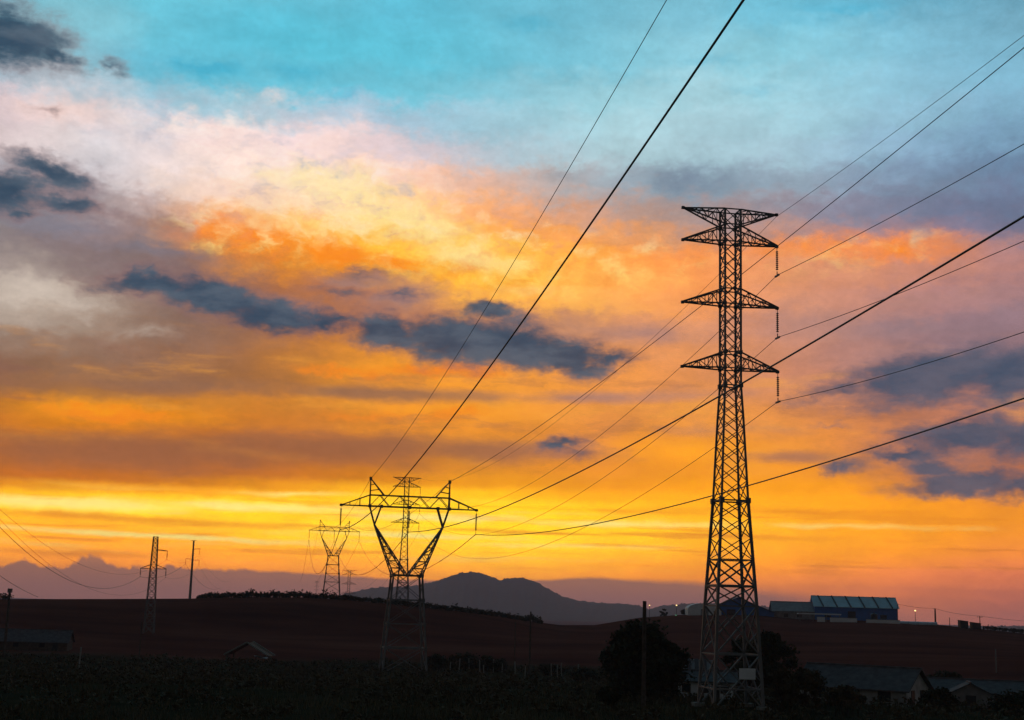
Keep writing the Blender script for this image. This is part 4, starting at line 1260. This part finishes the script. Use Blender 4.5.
# ------------------------------------------------------------------ vegetation
def leaves(mb, centre, rad, count, size, rg, squash=1.0, shell=.45):
    cx, cy, cz = centre
    for _ in range(count):
        while True:
            u = Vector((rg.gauss(0, 1), rg.gauss(0, 1), rg.gauss(0, 1)))
            if u.length > .01:
                break
        u.normalize()
        rr = rad * (shell + (1 - shell) * rg.random()) * (1 + .12 * rg.gauss(0, 1))
        p_ = Vector((cx + u.x * rr, cy + u.y * rr, cz + u.z * rr * squash))
        s = size * rg.uniform(.6, 1.4)
        a = Vector((rg.gauss(0, 1), rg.gauss(0, 1), rg.gauss(0, .7))).normalized() * s
        b_ = a.cross(Vector((rg.gauss(0, 1), rg.gauss(0, 1), rg.gauss(0, 1)))).normalized() * s * .5
        k = len(mb.v)
        mb.v += [tuple(p_ - a), tuple(p_ + b_), tuple(p_ + a), tuple(p_ - b_)]
        mb.f.append((k, k + 1, k + 2, k + 3))


def tree(px, r, hgt, wid, label, name='broadleaf_tree', seed=1, lf='leaf', dens=1.0, group='trees and shrubs', leaf=.2, trunk_f=.3):
    rg = random.Random(seed)
    b0 = ground(px, r)
    rt = thing(name, label, 'tree' if 'tree' in name else 'shrub', b0, rg.uniform(0, 6), group)
    tk = MB()
    th = hgt * trunk_f
    rad = max(.04, hgt * .03)
    tk.tube([(0, 0, -.3), (.05 * hgt * .2, 0, th), (0, .03 * hgt, hgt * .72)], [rad, rad * .75, rad * .2], 8)
    cr = MB()
    ncl = int(26 * dens)
    for i in range(ncl):
        t = rg.random() ** .8
        ang = rg.uniform(0, 6.283)
        zz = hgt * (trunk_f * .45 + (1 - trunk_f * .45) * t)
        env = math.sin(math.pi * min(1, .18 + .78 * t)) ** .6
        rr = wid / 2 * env * rg.uniform(.25, .95)
        cpt = Vector((rr * math.cos(ang), rr * math.sin(ang), zz * .93))
        if i < 9:
            st_ = Vector((0, 0, th * rg.uniform(.7, 1.2)))
            tk.tube([st_, st_.lerp(cpt, .5) + Vector((0, 0, .1 * hgt * .3)), cpt], [rad * .45, rad * .28, rad * .08], 6)
        leaves(cr, cpt, wid * rg.uniform(.11, .2), int(150 * dens), leaf * rg.uniform(.8, 1.2), rg, .75, .2)
    tk.build('trunk', M['bark'], rt)
    cr.build('crown', M[lf], rt)
    return rt


tree(643, 124, 6.6, 8.2, 'big round dark tree standing behind the dark post', seed=3, dens=2.6, trunk_f=.2)
tree(768, 150, 7.0, 6.6, 'wide dark tree just right of the tall tower foot', seed=5, dens=1.8, trunk_f=.2)
tree(742, 158, 6.6, 4.8, 'dark tree seen through the legs of the tall tower', seed=6, dens=1.5, trunk_f=.2)
tree(805, 118, 3.0, 3.6, 'loose leafy bush in front of the left end of the long low house', 'leafy_shrub', seed=8, lf='leaf2', leaf=.16, trunk_f=.1)
tree(782, 112, 3.0, 3.0, 'loose leafy bush right of the tall tower foot', 'leafy_shrub', seed=9, lf='leaf2', leaf=.16, trunk_f=.1)
tree(842, 122, 1.5, 3.6, 'low bush hiding the front wall of the long low house', 'leafy_shrub', seed=10, lf='leaf2', leaf=.16, trunk_f=.1)
tree(937, 128, 1.5, 3.6, 'low bush between the two low houses', 'leafy_shrub', seed=11, leaf=.16, trunk_f=.1)
tree(1012, 126, 1.9, 4.6, 'dark bush cut by the right edge of the photo', 'leafy_shrub', seed=12, leaf=.16, trunk_f=.1)
tree(944, 215, 3.2, 5.4, 'dark rounded tree behind the roofs of the low houses', seed=13, dens=1.2, trunk_f=.2)
for i, (px, r, h_, w_, lab) in enumerate([(440, 236, 2.6, 5.0, 'rounded dark bush touching the right leg of the fork-headed pylon'), (468, 240, 3.4, 6.5, 'tallest bush of the scrub right of the fork-headed pylon'),
                                          (493, 238, 2.8, 5.5, 'dense bush at the right end of the scrub, before the thin post'), (552, 228, 1.8, 4.2, 'low bush just right of the thin post'),
                                          (584, 210, 1.6, 4.0, 'low scrubby bush left of the round dark tree'), (612, 108, 1.3, 2.6, 'small pale-leaved bush before the round dark tree')]):
    tree(px, r, h_, w_, lab, 'leafy_shrub', seed=40 + i, leaf=.2, dens=.9, trunk_f=.1)
for i, (px, lab) in enumerate([(663.5, 'small dark round tree on the skyline left of the two lit lamps'), (684, 'small dark tree on the skyline touching the white shed')]):
    tree(px, 474, 2.6 if i == 0 else 2.0, 2.8, lab, seed=70 + i, dens=.6, trunk_f=.15)

# skyline thicket: reads as one mass
rg = random.Random(99)
th = MB()
px = 198.0
while px < 541:
    r = crest_r(azel(px, 600)[0]) - rg.uniform(-2, 6)
    c = ground(px, r)
    hgt = (1.1 + .8 * rg.random()) * (1.15 if px < 330 else 1.0) * min(1, (px - 192) / 14)
    if rg.random() < .12:
        hgt *= 1.5
    if 528 < px < 538:
        hgt = 2.6
    leaves(th, (c.x, c.y, c.z + hgt * .35), hgt * .65, 60, .38, rg, .8, .05)
    px += rg.uniform(1.0, 2.6)
for px0, px1 in ((-10, 12), (985, 1030)):
    px = px0
    while px < px1:
        c = ground(px, crest_r(azel(px, 600)[0]))
        hgt = 1.3 + .8 * rg.random()
        leaves(th, (c.x, c.y, c.z + hgt * .4), hgt * .6, 34, .32, rg, .8, .1); px += 1.6
o = th.build('skyline_thicket', M['leaf'], None)
o['kind'] = 'stuff'; tag(o, 'dark thicket running along the crest of the ridge', 'thicket')

# weeds and grass over the near ground
rg = random.Random(5)
gr = MB()
for _ in range(9000):
    r = 72 + 150 * rg.random() ** 1.4
    az = D(rg.uniform(-23, 23))
    x, y = r * math.sin(az), r * math.cos(az)
    dens = math.sin(x * .23 + 2) * math.sin(y * .31) + .6 * math.sin(x * .07 - y * .05)
    if dens < rg.uniform(-1.2, .6):
        continue
    z = terrain(x, y) - .04
    hh = rg.uniform(.25, .8) * (1.5 if dens > .9 else 1)
    for q in range(6):
        a = rg.uniform(0, 6.283); ox, oy = .35 * rg.gauss(0, 1), .35 * rg.gauss(0, 1)
        w_ = .035 * r / 90
        lx, ly = .35 * hh * math.cos(a), .35 * hh * math.sin(a)
        k = len(gr.v)
        h_ = hh * rg.uniform(.6, 1.1)
        gr.v += [(x + ox - w_ * math.sin(a), y + oy + w_ * math.cos(a), z), (x + ox + w_ * math.sin(a), y + oy - w_ * math.cos(a), z), (x + ox + lx, y + oy + ly, z + h_)]
        gr.f.append((k, k + 1, k + 2))
o = gr.build('weeds', M['grass'], None)
o['kind'] = 'stuff'; tag(o, 'dark rank weeds and grass over the near ground', 'weeds')
lw = MB()
for _ in range(1500):
    r = 74 + 190 * rg.random() ** .8; az = D(rg.uniform(-22.5, 22.5))
    x, y = r * math.sin(az), r * math.cos(az)
    hh = rg.uniform(.35, .9) * (1 + r / 330)
    leaves(lw, (x, y, terrain(x, y) + hh * .3), hh * 1.1, 46, .10 + r / 1500, rg, .6, .1)
o = lw.build('undergrowth', M['leaf2'], None)
o['kind'] = 'stuff'; tag(o, 'low leafy undergrowth scattered through the weeds', 'undergrowth')

# pale stakes standing in a loose row before the scrub
stk = [(452.5, 232, 'first'), (461, 236, ''), (471.5, 238, ''), (482, 226, ''), (486, 222, ''), (495, 236, ''), (504, 236, ''), (517, 222, ''), (526.5, 210, ''), (553, 222, ''), (559, 210, ''), (563, 224, ''), (580, 224, '')]
proto = None
for i, (px, r, _) in enumerate(stk):
    c = ground(px, r)
    hh = rg.uniform(1.5, 2.3)
    c2 = c
    if proto is None:
        proto = MB().tube([(0, 0, -.3), (.04, 0, 1.0), (.02, 0, 1.9)], [.1, .09, .08], 8).build('fence_post', M['concrete'], None)
        o = proto
    else:
        o = proto.copy(); COL.objects.link(o)
    o.location = c2; o.rotation_euler = (rg.uniform(-.06, .06), rg.uniform(-.06, .06), rg.uniform(0, 3)); o.scale = (1, 1, hh / 1.9)
    tag(o, 'pale stake in the loose row of stakes before the scrub', 'post', 'pale stakes before the scrub')
print('base1', base1, 'top px', to_px(base1 + Vector((0, 0, ZT['top']))), 'arm', to_px(local1(-ARM, ZT['a4'])), to_px(local1(ARM, ZT['a4'])))
print('base px', to_px(base1), to_px(base2), 'fork tips', to_px(base2 + ADIR * -HB + Vector((0, 0, Z2['low']))), to_px(base2 + ADIR * HB + Vector((0, 0, Z2['low']))))
